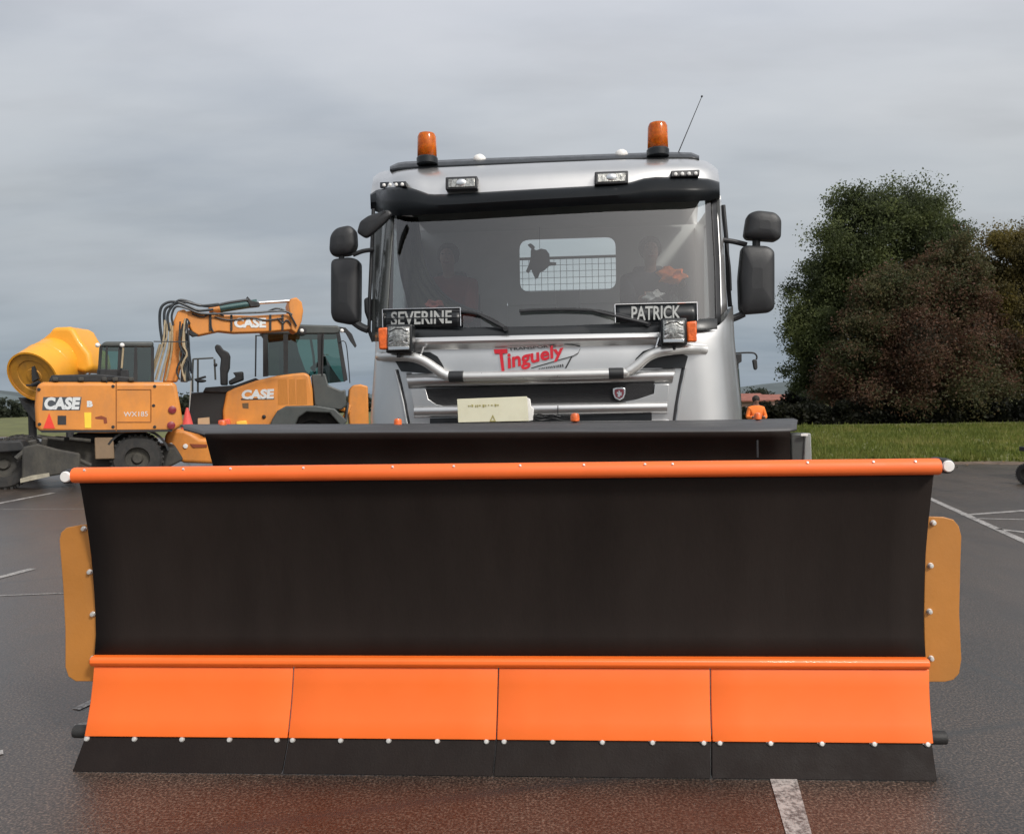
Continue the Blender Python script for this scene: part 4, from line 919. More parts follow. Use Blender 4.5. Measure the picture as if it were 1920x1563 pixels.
    # ---- chassis, wheels and tipper body
    MB().box((UC-.4, 3.6, .85), (.12, 6.2, .25)).box((UC+.4, 3.6, .85), (.12, 6.2, .25)).build('chassis', M_dark, T)
    for v in (1.25, 4.6, 5.9):
        for s in (-1, 1):
            wh = MB().lathe([(.28, -.14), (.46, -.15), (.50, -.11), (.50, .11), (.46, .15), (.28, .14)], (UC+s*1.10, v, .50), (1, 0, 0), 36, capa=False).build('wheel', M_tyre, T)
            MB().lathe([(0, -.06), (.12, -.08), (.2, -.02), (.29, -.12), (.29, .12), (.2, .04), (0, .04)], (UC+s*1.10, v, .50), (s, 0, 0), 24).build('rim', M_greycab, wh)
    mb = MB(); mb.prism([(UC-1.2, 2.0, 1.1), (UC+1.2, 2.0, 1.1), (UC+1.2, 2.0, 2.28), (UC-1.2, 2.0, 2.28)], (0, .08, 0)).box((UC-1.22, 4.3, 1.7), (.06, 4.6, 1.1)).box((UC+1.22, 4.3, 1.7), (.06, 4.6, 1.1)).box((UC, 4.3, 1.12), (2.4, 4.6, .1)).box((UC, 6.6, 1.7), (2.4, .06, 1.1))
    mb.build('tipper_body', M_greycab, T, bevel=.01)
    # ---- occupants
    def mkperson(c, shirt, label, hands):
        hip = Vector((c.x, 1.06, c.z-.67)); body, sh, nk, hd, skin = person(T, hip, shirt, 'person', hands)
        body.location = F.O; body.rotation_euler = (0, 0, -F.yaw); tag(body, label, 'person', 'lorry crew')
        V = Vector
        # clothes: jacket over torso and arms, trousers
        pts = [hip+V((0, 0, .02)), hip+V((0, .04, .2)), sh, nk+V((0, .01, .0))]; E_ = [(0, 1), (1, 2), (2, 3)]; rad = [(.185, .145), (.165, .135), (.185, .125), .07]
        for s, h in zip((-1, 1), hands):
            k = len(pts); h = V(h); sp = sh+V((s*.19, 0, -.02)); el = sp.lerp(h, .5)+V((s*.06, .03, -.12)); pts += [sp, el, el.lerp(h, .72)]; E_ += [(2, k), (k, k+1), (k+1, k+2)]; rad += [.075, .058, .045]
        skin('jacket', pts, E_, rad, shirt, body)
        pts = [hip]; E_ = []; rad = [(.175, .14)]
        for s in (-1, 1):
            k = len(pts); pts += [hip+V((s*.11, -.03, 0)), hip+V((s*.14, -.45, .06)), hip+V((s*.14, -.55, -.36))]; E_ += [(0, k), (k, k+1), (k+1, k+2)]; rad += [.105, .08, .06]
        skin('trousers', pts, E_, rad, M_trouser, body)
        MB().ball(hd+V((0, .035, .055)), .103, (.93, 1.02, .95), 16).build('hair', M_hair, body)
        fc = hd+V((0, -.085, .02))
        MB().ball(fc+V((-.030, -.006, .018)), .0075, (1.3, 1, .7)).ball(fc+V((.030, -.006, .018)), .0075, (1.3, 1, .7)).build('eye', M_black, body)
        MB().ball(fc+V((0, -.022, -.015)), .015, (.8, 1, 1.4), 10).build('nose', M_skin, body)
        MB().tube([fc+V((-.024, -.01, -.052)), fc+V((0, -.018, -.054)), fc+V((.024, -.01, -.052))], .005, 6).build('mouth', M_shirt, body)
        for s, h in zip((-1, 1), hands):
            h = V(h); ps = [h, h+V((0, -.05, .01))]; ee = [(0, 1)]; rd = [.034, (.042, .02)]
            for f in range(4):
                k = len(ps); b_ = h+V(((f-1.5)*.020, -.085, .014)); ps += [b_, b_+V((0, -.035, -.008)), b_+V((0, -.05+.004*abs(f-1.3), -.035))]; ee += [(1, k), (k, k+1), (k+1, k+2)]; rd += [.010, .009, .008]
            k = len(ps); ps += [h+V((-s*.035, -.04, .0)), h+V((-s*.055, -.075, -.005))]; ee += [(0, k), (k, k+1)]; rd += [.012, .009]
            skin('hand', ps, ee, rd, M_skin, body, sub=1)
    d = F.P(1262, 520, .70); d2 = F.P(1222, 556, .62)
    mkperson(hr, M_trouser, 'driver in dark clothes behind the wheel, seen through the right half of the windscreen', [Vector((d2.x-.02, .66, d2.z)), Vector((d.x+.04, .62, d.z-.02))])
    q = F.P(800, 590, .62)
    mkperson(pr, M_shirt, 'passenger in a dark red shirt behind the left half of the windscreen', [Vector((pr.x-.14, .55, q.z)), Vector((pr.x+.10, .58, q.z-.05))])
    # ---- name plates on the dashboard
    for s, q, lq, label in (('SEVERINE', [(717, 580), (863, 577), (864, 611), (718, 614)], [(733, 585), (847, 582), (847, 605), (733, 609)], 'black name plate reading SEVERINE at the foot of the windscreen'),
                            ('PATRICK', [(1153, 571), (1307, 567), (1308, 601), (1154, 605)], [(1184, 575), (1276, 573), (1276, 597), (1184, 600)], 'black name plate reading PATRICK at the foot of the windscreen')):
        npf = thing('name_plate', F, label, 'name plate', 'name plates on the dashboard')
        # lies right behind the glass and follows its curve
        mb = MB(); nxx = 16; gp = g_front
        rows = [[F.G(a[0]+(b[0]-a[0])*i/nxx, a[1]+(b[1]-a[1])*i/nxx, gp, -.038) for i in range(nxx+1)] for a, b in ((q[0], q[1]), (q[3], q[2]))]
        mb.grid(rows); mb.build('plate', M_blackgloss, npf, solid=.003)
        for a, b in ((q[0], q[1]), (q[0], q[3]), (q[1], q[2])):
            MB().tube([F.G(a[0]+(b[0]-a[0])*i/10, a[1]+(b[1]-a[1])*i/10, gp, -.042) for i in range(11)], .0035, 6).build('frame', M_chrome, npf)
        if s[0] == 'S': MB().tube([F.G(q[3][0]+(q[2][0]-q[3][0])*i/10, 597-2.5*i/10, gp, -.047) for i in range(11)], .0035, 6).build('reflection_band', M_black, npf)  # black tube imitating a dark reflection band across the letters
        text(F, s, lq, gp, M_txtwhite, npf, bold=.02, dv=-.042)
    # small hanging silhouette in the rear window and papers
    rn = random.Random(6)
    for nm, (cx_, cy_, w_), m_, lab, cat in (('crumpled_paper', (1225, 556, 17), M_white, 'crumpled white paper on the dashboard above the PATRICK plate', 'paper'),
                                       ('orange_cloth', (1260, 517, 24), M_vest, 'orange cloth hanging behind the windscreen right of the driver', 'cloth'),
                                       ('red_cloth', (815, 573, 17), pmat('faded_red_cloth', (.45, .14, .11), .8), 'crumpled red cloth on the dashboard above the SEVERINE plate', 'cloth')):
        c0 = F.P(cx_, cy_, .28); me_ = MB(); bmesh.ops.create_icosphere(me_.bm, subdivisions=3, radius=w_/FPX*5.6)
        for v_ in me_.bm.verts:
            d_ = v_.co.normalized(); v_.co *= 1+.30*math.sin(d_.x*5+cx_)*math.cos(d_.z*6+1)+.12*math.sin(d_.y*11+d_.x*9); v_.co.z *= .62; v_.co += c0
        o = me_.build(nm, m_, None, ang=60); o.location = F.O; o.rotation_euler = (0, 0, -F.yaw); tag(o, lab, cat)
    hf = thing('hanging_figure', F, 'small dark hanging ornament against the rear window of the lorry cab', 'ornament')
    pl = [(989, 459), (994, 456), (998, 458), (1003, 463), (1001, 467), (1006, 469), (1015, 466), (1024, 468), (1030, 476), (1031, 491), (1043, 492), (1043, 497), (1030, 498), (1020, 507), (1012, 511), (1009, 520), (1004, 523), (1000, 515), (996, 505), (990, 512), (986, 508), (992, 495), (995, 480), (995, 472), (996, 466)]
    MB().prism([F.P(x, y, 1.45) for x, y in pl], (0, .02, 0)).build('body', M_interior, hf, bevel=.004)
    a = F.P(1012, 468, 1.46); MB().tube([a, Vector((a.x, 1.46, 3.0))], .002, 5).build('string', M_black, hf)
    MB().box(F.P(1065, 562, .35), (.17, .02, .13)).build('t', M_interior, None)
    o = bpy.data.objects['t']; o.name = 'dash_screen'; o.location = F.O; o.rotation_euler = (0, 0, -F.yaw); tag(o, 'grey screen box standing on the middle of the dashboard', 'screen')

def lerp_px(pl, ref, t):
    """evaluate a polyline with the parametrisation of a reference polyline (same point count)"""
    xs = [p[0] for p in ref]; x = xs[0]+(xs[-1]-xs[0])*t
    for i in range(len(xs)-1):
        if x <= xs[i+1]+1e-6:
            k = (x-xs[i])/max(1e-6, xs[i+1]-xs[i]); return (pl[i][0]+(pl[i+1][0]-pl[i][0])*k, pl[i][1]+(pl[i+1][1]-pl[i][1])*k)
    return pl[-1]

# ================================================================== MACHINES BEHIND
def wheel(T, c, r, wdt, axis, rimm, rr=.55):
    wh = MB().lathe([(r*rr, -wdt/2), (r*.9, -wdt/2), (r, -wdt*.36), (r, wdt*.36), (r*.9, wdt/2), (r*rr, wdt/2)], c, axis, 40, capa=False).build('wheel', M_tyre, T)
    mb = MB(); ax = Vector(axis).normalized(); c = Vector(c)
    u = ax.cross(Vector((0, 0, 1))).normalized() if abs(ax.z) < .9 else Vector((1, 0, 0)); w_ = ax.cross(u)
    for k in range(28):
        a = 2*math.pi*k/28
        for s in (-1, 1):
            d = u*math.cos(a+s*.05)+w_*math.sin(a+s*.05); p = c+d*r*1.0+ax*s*wdt*.22
            M = Matrix((u*math.cos(a)+w_*math.sin(a), w_*math.cos(a)-u*math.sin(a), ax)).transposed().to_4x4()
            bmesh.ops.create_cube(mb.bm, size=1, matrix=Matrix.Translation(p) @ M @ Matrix.Diagonal((r*.10, r*.09, wdt*.42, 1)))
    mb.build('tread', M_tyre, wh, smooth=False)
    MB().lathe([(0, -wdt*.30), (r*rr*.35, -wdt*.32), (r*rr*.5, -wdt*.15), (r*rr*.9, -wdt*.2), (r*rr*1.02, -wdt*.48), (r*rr*1.02, wdt*.48), (r*rr*.5, wdt*.2), (0, wdt*.2)], c, axis, 28).build('rim', rimm, wh)
    return wh
def add_excavator():
    Y = 14.8; F = Fr(ray(200, 800).x/ray(200, 800).y*Y, Y, -25)
    T = thing('excavator', F, 'orange wheeled excavator with folded boom left of the lorry', 'excavator')
    P = lambda x, y, v=0: F.P(x, y, v)
    pl = [(68, 722), (80, 716), (326, 716), (331, 722), (339, 765), (344, 797), (324, 809), (190, 812), (74, 810), (66, 800), (64, 760)]
    MB().prism([P(*q) for q in pl], (0, 2.4, 0)).build('upper_body', M_case, T, bevel=.07, seg=4)
    for a, b in (((218, 717), (218, 808)), ((283, 730), (283, 790)), ((220, 791), (283, 791)), ((220, 730), (283, 730))):
        MB().tube([P(*a, -.004), P(*b, -.004)], .009, 6).build('panel_line', pmat('brown_groove', (.28, .10, .02), .7), T)
    for x, y in ((74, 795), (73, 730), (212, 724), (212, 800), (290, 724), (290, 800), (288, 760)): MB().lathe([(.03, 0), (.03, -.012), (0, -.016)], P(x, y, 0), (0, 1, 0), 10).build('bolt', M_dark, T)
    MB().prism([P(x, y, -.004) for x, y in ((74, 806), (324, 805), (322, 809), (78, 811))], (0, .006, 0)).build('lower_edge', M_dark, T)
    MB().tube([P(200, 717, .02), P(200, 706, .02), P(214, 706, .02), P(214, 717, .02)], .014, 6).build('handrail', M_hose, T)
    MB().prism([P(x, y, .1) for x, y in ((90, 717), (96, 703), (186, 701), (240, 706), (262, 717))], (0, 2.0, 0)).build('engine_cover', M_dark, T, bevel=.03)
    for x in (104, 152, 196, 216, 246): MB().box(P(x, 711, .05), (.10, .1, .08)).build('roof_fitting', M_mud, T, bevel=.02)
    # cab
    cf = [(182, 700), (186, 648), (196, 641), (286, 641), (290, 700)]
    cv = .7
    MB().prism([P(x, y, cv) for x, y in ((185, 650), (196, 640), (288, 640), (288, 651))], (0, 1.4, 0)).build('cab_roof', M_greycab, T, bevel=.04)
    for pl in ([(181, 716), (187, 650), (192, 650), (187, 716)], [(222, 650), (228, 650), (226, 716), (219, 716)], [(198, 650), (202, 650), (201, 700), (197, 700)], [(252, 650), (257, 650), (258, 716), (250, 716)], [(283, 650), (289, 650), (289, 716), (283, 716)]):
        MB().prism([P(x, y, cv) for x, y in pl], (0, .08, 0)).build('cab_post', M_dark, T); MB().prism([P(x, y, cv+1.3) for x, y in pl], (0, .08, 0)).build('cab_post', M_dark, T)
    MB().prism([P(x, y, cv+.02) for x, y in ((186, 651), (286, 651), (286, 716), (182, 716))], (0, .01, 0)).build('cab_window', M_tealglass, T)
    MB().prism([P(x, y, cv+1.25) for x, y in ((228, 655), (284, 655), (284, 716), (226, 716))], (0, .1, 0)).build('cab_rear_panel', M_dark, T)
    MB().prism([P(x, y, cv) for x, y in ((182, 692), (240, 692), (245, 716), (181, 716))], (0, 1.3, 0)).build('cab_lower_body', M_dark, T, bevel=.02)
    MB().prism([P(x, y, cv+.6) for x, y in ((236, 668), (252, 664), (256, 700), (234, 700))], (0, .4, 0)).build('operator_seat', M_dark, T, bevel=.05)
    MB().tube([P(231, 652, cv-.03), P(228, 690, cv-.03)], .02, 8).build('handrail', M_pipe, T)
    for x in (183, 229): MB().ball(P(x, 647, cv-.04), .045).build('work_lamp', M_white, T)
    MB().tube([P(288, 640, cv-.1), P(352, 641, cv-.1)], .012, 6).build('cab_aerial', M_hose, T)
    # boom: mast, arm
    bv = 1.0
    MB().prism([P(x, y, bv) for x, y in ((305, 716), (312, 680), (320, 640), (326, 600), (333, 583), (346, 579), (353, 588), (353, 610), (346, 650), (339, 690), (333, 716))], (0, .42, 0)).build('boom', M_case, T, bevel=.035, seg=3)
    MB().prism([P(x, y, bv+.02) for x, y in ((345, 584), (360, 582), (400, 589), (470, 592), (545, 588), (550, 600), (548, 618), (500, 622), (440, 624), (410, 621), (372, 629), (360, 622), (352, 606))], (0, .38, 0)).build('arm', M_case, T, bevel=.03, seg=3)
    MB().prism([P(x, y, bv-.03) for x, y in ((541, 572), (545, 560), (556, 557), (566, 566), (569, 582), (566, 602), (556, 625), (546, 618), (545, 596))], (0, .48, 0)).build('arm_head', M_case, T, bevel=.03, seg=3)
    text(F, 'CASE', [(439, 597), (499, 597), (499, 613), (439, 613)], flat(bv+.015), M_txtgrey, T, bold=.05)
    MB().prism([P(x, y, bv-.05) for x, y in ((346, 598), (352, 596), (358, 606), (352, 612), (345, 606))], (0, .55, 0)).build('boom_pin', M_dark, T, bevel=.02)
    MB().prism([P(x, y, bv) for x, y in ((353, 618), (360, 620), (372, 628), (362, 630), (354, 624))], (0, .3, 0)).build('arm_lug', M_dark, T)
    a, b = P(412, 579, bv+.18), P(482, 568, bv+.18); MB().tube([a, b], .085, 16).build('arm_cylinder', M_teal, T)
    MB().tube([a, P(392, 582, bv+.18)], .10, 14).build('cylinder_mount', M_case, T, bevel=.02)
    MB().tube([b, P(545, 564, bv+.18)], .035, 12).build('cylinder_rod', M_chrome, T)
    MB().prism([P(x, y, bv+.08) for x, y in ((462, 561), (464, 555), (472, 564), (486, 566), (488, 574), (470, 576))], (0, .2, 0)).build('cylinder_gland', M_dark, T, bevel=.015)
    for pts, r in (([(306, 650), (300, 610), (301, 580), (312, 568), (330, 566), (350, 573), (372, 582), (400, 580)], .028), ([(312, 640), (308, 600), (310, 580), (322, 572), (345, 566), (368, 571), (395, 574), (430, 567), (465, 562)], .028),
                   ([(318, 620), (314, 595), (320, 578), (336, 563), (356, 566), (375, 573), (410, 570)], .026), ([(325, 610), (322, 592), (330, 575), (350, 578), (380, 588), (440, 587), (480, 586), (530, 583), (548, 590)], .022),
                   ([(500, 585), (520, 578), (540, 586), (550, 600), (556, 612)], .02), ([(348, 625), (352, 650), (350, 690), (356, 714)], .045), ([(352, 620), (354, 660), (360, 700)], .03)):
        MB().tube(smooth_path([P(x, y, bv-.06-.02*random.random()) for x, y in pts], 5), r, 8).build('hydraulic_hose', M_hose, T)
    for k, pts in enumerate(([(309, 600), (306, 640), (290, 690), (284, 712)], [(314, 600), (311, 640), (298, 690), (292, 712)], [(319, 605), (317, 650), (304, 700), (301, 714)], [(323, 610), (322, 655), (314, 700), (310, 714)], [(300, 645), (284, 700), (280, 714)])):
        MB().tube(smooth_path([P(x, y, bv-.08+.01*k) for x, y in pts], 4), .022, 8).build('hydraulic_pipe', M_pipe, T)
    rh = random.Random(12)
    for k in range(7):
        x0 = rh.uniform(336, 352); pts = [(x0, rh.uniform(596, 625))]
        for q in range(1, 5): pts.append((x0+rh.uniform(-7, 7), 620+q*23+rh.uniform(-6, 6)))
        MB().tube(smooth_path([P(x, y, bv-.10-.02*k) for x, y in pts], 4), rh.choice((.018, .026)), 7).build('hydraulic_hose', M_hose if k % 3 else M_pipe, T)
    for pts in ([(360, 588), (380, 594), (398, 586), (420, 592)], [(402, 594), (430, 600), (470, 596), (500, 600), (530, 596)], [(520, 596), (530, 606), (538, 600), (548, 612)], [(395, 590), (396, 612), (400, 622)]):
        MB().tube(smooth_path([P(x, y, bv-.01) for x, y in pts], 4), .016, 7).build('hydraulic_hose', M_hose, T)
    for x in (392, 432, 505, 528): MB().prism([P(x, 590, bv-.01), P(x+4, 590, bv-.01), P(x+4, 619, bv-.01), P(x, 620, bv-.01)], (0, .02, 0)).build('hose_clamp', M_dark, T)
    MB().tube([P(348, 640, bv-.05), P(345, 716, bv-.1)], .07, 12).build('boom_cylinder', M_greycab, T)
    MB().tube([P(351, 602, bv-.05), P(348, 640, bv-.05)], .035, 10).build('boom_cylinder_rod', M_chrome, T)
    # lettering and marks
    MB().prism([P(x, y, -.004) for x, y in ((81, 744), (153, 744), (150, 769), (79, 769))], (0, .006, 0)).build('badge_shadow', pmat('dark_grey_decal', (.06, .07, .08), .4), T)
    text(F, 'CASE', [(84, 746), (151, 746), (148, 766), (82, 766)], flat(-.004), M_txtgrey, T, bold=.055, dv=-.004)
    text(F, 'B', [(163, 752), (174, 752), (174, 762), (163, 762)], flat(0), M_txtgrey, T, bold=.06)
    text(F, 'WX185', [(232, 772), (277, 771), (277, 780), (232, 781)], flat(0), M_txtgrey, T, bold=.0)
    red = pmat('red_reflector', (.75, .05, .03), .4); yel = pmat('yellow_sticker', (.85, .6, .05), .5)
    MB().prism([P(x, y, -.01) for x, y in ((81, 803), (92, 774), (103, 803))], (0, .012, 0)).build('warning_triangle', red, T)
    MB().prism([P(x, y, -.006) for x, y in ((108, 779), (124, 779), (124, 796), (108, 796))], (0, .006, 0)).build('vent_opening', M_black, T)
    MB().prism([P(x, y, -.006) for x, y in ((158, 773), (171, 773), (171, 802), (159, 802))], (0, .006, 0)).build('warning_sticker', yel, T)
    MB().prism([P(x, y, -.006) for x, y in ((178, 782), (190, 779), (200, 783), (201, 793), (195, 794), (194, 786), (180, 785))], (0, .008, 0)).build('lifting_slot', pmat('rust_brown', (.22, .05, .02), .7), T)
    for x, y in ((323, 768), (321, 797)):
        MB().lathe([(.075, 0), (.075, -.03), (.03, -.045), (0, -.045)], P(x, y, 0), (0, 1, 0), 18).build('rear_lamp', pmat('dark_red_lamp', (.22, .02, .03), .25, 0, .4), T)
    # undercarriage
    MB().box(P(210, 818, 1.2), (1.3, 1.3, .16)).build('slew_ring', M_dark, T)
    MB().prism([P(x, y, .45) for x, y in ((60, 835), (90, 822), (170, 830), (260, 832), (330, 838), (345, 862), (300, 885), (110, 885), (60, 870))], (0, 1.5, 0)).build('chassis', M_mud, T, bevel=.05)
    MB().prism([P(x, y, .1) for x, y in ((177, 820), (212, 820), (215, 860), (178, 861))], (0, .35, 0)).build('toolbox', pmat('brown_toolbox', (.22, .15, .09), .7, dirt=.3), T, bevel=.02)
    for x, v in ((8, .1), (258, .1)):
        c = P(x, 872 if x < 100 else 878, v+.2); c.z = .46; wheel(T, c, .46, .32, (0, 1, 0), M_mud, .5)
        c2 = c+Vector((0, 2.0, 0)); wheel(T, c2, .46, .32, (0, 1, 0), M_mud, .5)
    # dark mudguards
    c = P(258, 878, .1); c.z = .46
    out = []
    for rr_ in (.56, .60): out.append([c+Vector((rr_*math.cos(a), 0, rr_*math.sin(a))) for a in np.linspace(.25, 2.6, 14)])
    mb = MB(); mb.prism(out[0]+out[1][::-1], (0, .5, 0)); mb.build('mudguard', M_dark, T)
    # blade
    MB().prism([P(x, y, -.35) for x, y in ((42, 838), (70, 832), (108, 842), (150, 850), (150, 884), (92, 893), (60, 897), (40, 899))], (0, .12, 0)).build('dozer_blade', M_mud, T, bevel=.03)
    MB().prism([P(x, y, -.37) for x, y in ((38, 897), (60, 891), (92, 886), (93, 893), (60, 900), (38, 905))], (0, .06, 0)).build('blade_edge', pmat('pale_worn_steel', (.34, .31, .24), .5, .2, 0, .3, 8), T)
    for a, b, r in (((70, 852), (98, 846), .03), ((60, 826), (72, 866), .07), ((84, 822), (80, 850), .05), ((30, 860), (60, 835), .05), ((120, 850), (170, 872), .04)):
        MB().tube([P(*a, -.1), P(*b, 0)], r, 8).build('blade_linkage', M_mud, T)
    for a, b in (((70, 818), (120, 824)), ((130, 822), (170, 826))): MB().tube([P(*a, .1), P(*b, .1)], .035, 8).build('step_bar', M_mud, T)
    MB().prism([P(x, y, .0) for x, y in ((-20, 828), (40, 826), (50, 845), (-20, 850))], (0, .6, 0)).build('mudguard', M_dark, T, bevel=.03)

def add_loader():
    Y = 18.2; F = Fr(ray(500, 800).x/ray(500, 800).y*Y, Y, -15)
    T = thing('wheel_loader', F, 'orange wheel loader with dark cab parked between excavator and lorry', 'wheel loader')
    P = lambda x, y, v=0: F.P(x, y, v)
    MB().prism([P(x, y, .1) for x, y in ((358, 736), (425, 732), (425, 805), (352, 805))], (0, 1.9, 0)).build('radiator_grille', pmat('black_radiator', (.012, .013, .014), .5, 0, 0, .3, 30, .8, 120), T, bevel=.03)
    MB().prism([P(x, y) for x, y in ((424, 735), (440, 727), (480, 713), (520, 704), (550, 700), (572, 698), (581, 704), (586, 730), (588, 766), (540, 768), (520, 776), (506, 800), (418, 800), (417, 770))], (0, 2.1, 0)).build('engine_hood', M_case, T, bevel=.06, seg=4)
    for x0, x1 in ((521, 538), (542, 553), (556, 574)):
        MB().prism([P(x, y, -.004) for x, y in ((x0, 711), (x1, 710), (x1+2, 758), (x0, 759))], (0, .006, 0)).build('hood_vent', pmat('vent_orange_dark', (.50, .19, .03), .6, 0, 0, .1, 3, .8, 40, stretch=(20, 1, 1)), T)
    MB().prism([P(x, y, .05) for x, y in ((380, 735), (385, 726), (440, 722), (480, 708), (480, 716), (440, 729), (425, 736))], (0, 1.7, 0)).build('hood_top', M_dark, T, bevel=.02)
    text(F, 'CASE', [(454, 732), (514, 730), (513, 746), (452, 747)], flat(0), M_txtgrey, T, bold=.055)
    MB().prism([P(x, y, -.002) for x, y in ((452, 747), (514, 746), (514, 749), (452, 750))], (0, .006, 0)).build('badge_line', M_dark, T)
    MB().prism([P(x, y, -.004) for x, y in ((454, 756), (466, 755), (466, 766), (455, 765))], (0, .006, 0)).build('service_decal', pmat('brown_decal', (.12, .07, .03), .6), T)
    MB().ball(P(495, 781, -.01), .045).build('fuel_cap', M_dark, T)
    MB().prism([P(x, y, -.15) for x, y in ((409, 788), (430, 785), (432, 800), (409, 800))], (0, .3, 0)).build('rear_lamp', pmat('red_lamp', (.8, .12, .06), .4), T, bevel=.02)
    MB().prism([P(x, y, -.10) for x, y in ((443, 790), (462, 788), (464, 800), (443, 800))], (0, .1, 0)).build('step_light', pmat('yellow_lamp', (.85, .5, .06), .4), T, bevel=.02)
    MB().prism([P(x, y, -.1) for x, y in ((371, 784), (392, 782), (393, 800), (371, 800))], (0, .1, 0)).build('number_plate', pmat('tan_plate', (.5, .36, .22), .6), T)
    # fender and wheel
    MB().prism([P(x, y, -.35) for x, y in ((504, 802), (510, 786), (520, 770), (536, 761), (592, 760), (628, 766), (652, 790), (640, 800), (618, 774), (575, 772), (560, 782), (552, 802))], (0, .8, 0)).build('fender', M_greycab, T, bevel=.03)
    c = P(585, 835, .1); c.z = .74; wheel(T, c+Vector((0, .3, 0)), .70, .5, (0, 1, 0), M_dark, .5)
    c = P(430, 850, .1); c.z = .78; wheel(T, c+Vector((.1, .4, 0)), .74, .5, (0, 1, 0), M_dark, .5)
    c = c+Vector((.1, 2.0, 0)); wheel(T, c, .74, .5, (0, 1, 0), M_dark, .5)
    # counterweight with lights
    cw = [(308, 815), (318, 805), (345, 805), (360, 812), (375, 822), (400, 822), (414, 832), (418, 870), (345, 868), (318, 856), (307, 838)]
    MB().prism([P(x, y, -.5) for x, y in cw], (0, 2.2, 0)).build('counterweight', M_case, T, bevel=.09, seg=4)
    MB().prism([P(x, y, -.52) for x, y in ((356, 832), (388, 833), (388, 838), (362, 839))], (0, .03, 0)).build('tow_slot', pmat('rust_brown', (.22, .05, .02), .7), T)
    for x, y in ((320, 834), (348, 836)): MB().lathe([(.05, 0), (.05, -.03), (0, -.04)], P(x, y, -.5), (0, 1, 0), 16).build('reflector', M_white, T)
    # cab
    cv = .25
    MB().prism([P(x, y, cv) for x, y in ((480, 616), (486, 609), (560, 608), (634, 610), (640, 618), (634, 626), (488, 627))], (0, 1.7, 0)).build('cab_roof', M_greycab, T, bevel=.04)
    for pl in ([(493, 626), (502, 626), (503, 705), (493, 706)], [(531, 626), (540, 626), (540, 700), (532, 700)], [(595, 624), (604, 624), (606, 704), (596, 704)], [(630, 622), (637, 622), (652, 712), (645, 716)]):
        MB().prism([P(x, y, cv+.02) for x, y in pl], (0, .09, 0)).build('cab_post', M_dark, T); MB().prism([P(x, y, cv+1.5) for x, y in pl], (0, .09, 0)).build('cab_post', M_dark, T)
    MB().prism([P(x, y, cv+.05) for x, y in ((502, 626), (631, 624), (647, 715), (604, 720), (604, 704), (502, 704))], (0, .012, 0)).build('cab_window', M_tealglass, T)
    MB().prism([P(x, y, cv+.8) for x, y in ((541, 640), (550, 638), (556, 680), (585, 705), (532, 705))], (0, .45, 0)).build('operator_seat', M_dark, T, bevel=.05)
    MB().prism([P(x, y, cv+1.25) for x, y in ((503, 628), (553, 628), (560, 660), (576, 704), (503, 704))], (0, .08, 0)).build('cab_rear_panel', M_dark, T)
    MB().prism([P(x, y, cv+.9) for x, y in ((606, 660), (622, 690), (640, 716), (606, 718))], (0, .08, 0)).build('cab_console', M_dark, T)
    MB().tube([P(582, 632, cv+.7), P(588, 668, cv+.6), P(590, 700, cv+.5)], .03, 8).build('control_column', M_dark, T)
    MB().prism([P(x, y, cv+1.1) for x, y in ((505, 655), (522, 650), (524, 704), (505, 704))], (0, .1, 0)).build('cab_rear_trim', pmat('tan_trim', (.25, .19, .09), .8), T)
    MB().prism([P(x, y, cv-.02) for x, y in ((584, 702), (610, 700), (616, 722), (640, 732), (648, 730), (650, 760), (640, 768), (590, 764))], (0, 1.5, 0)).build('cab_door_panel', M_greycab, T, bevel=.03)
    MB().tube([P(593, 690, cv+.3), P(588, 684, cv+.3)], .12, 14).build('steering_wheel', M_dark, T)
    MB().tube([P(606, 626, cv-.02), P(604, 704, cv-.02)], .02, 8).build('door_edge', M_dark, T)
    MB().lathe([(.10, .0), (.11, -.06), (.05, -.08)], P(566, 620, cv-.02), (0, 1, 0), 18).build('lamp_housing', M_dark, T)
    MB().ball(P(566, 620, cv-.09), .05).build('work_lamp', M_white, T); MB().ball(P(488, 622, cv-.04), .05).build('work_lamp', M_white, T)
    MB().tube([P(480, 628, cv), P(479, 706, cv)], .018, 6).tube([P(480, 629, cv), P(492, 629, cv)], .016, 6).build('handrail', M_hose, T)
    MB().tube(smooth_path([P(x, y, cv) for x, y in ((636, 641), (648, 642), (653, 680), (656, 718))], 3), .014, 6).build('handrail', M_hose, T)
    MB().prism([P(x, y, cv+.1) for x, y in ((634, 612), (648, 614), (660, 626), (669, 648), (666, 652), (657, 640), (648, 624), (634, 618))], (0, .06, 0)).build('cab_mirror', M_dark, T, bevel=.01)
    MB().ball(P(641, 620, cv+.05), .05).build('work_lamp', M_white, T)
    # exhaust
    MB().prism([P(x, y, .8) for x, y in ((402, 650), (406, 645), (412, 647), (418, 655), (428, 660), (431, 668), (430, 690), (426, 700), (426, 722), (413, 722), (412, 690), (414, 672), (404, 658))], (0, .22, 0)).build('exhaust_stack', M_dark, T, bevel=.03)
    MB().prism([P(x, y, .7) for x, y in ((436, 698), (455, 696), (456, 712), (430, 722), (428, 714), (442, 706))], (0, .3, 0)).build('air_intake', M_dark, T, bevel=.03)
    for a, b in (((362, 673), (400, 671)), ((371, 673), (371, 735)), ((402, 673), (404, 712)), ((361, 700), (361, 735)), ((362, 673), (361, 700))): MB().tube([P(*a, .6), P(*b, .6)], .022, 6).build('guard_rail', M_greycab, T)
    MB().ball(P(377, 714, .6), .08, (1.5, 1, .5)).tube([P(365, 712, .6), P(386, 706, .6)], .03, 6).build('washer_nozzle', M_dark, T)
    MB().ball(P(404, 684, .6), .045).build('rail_knob', M_dark, T)
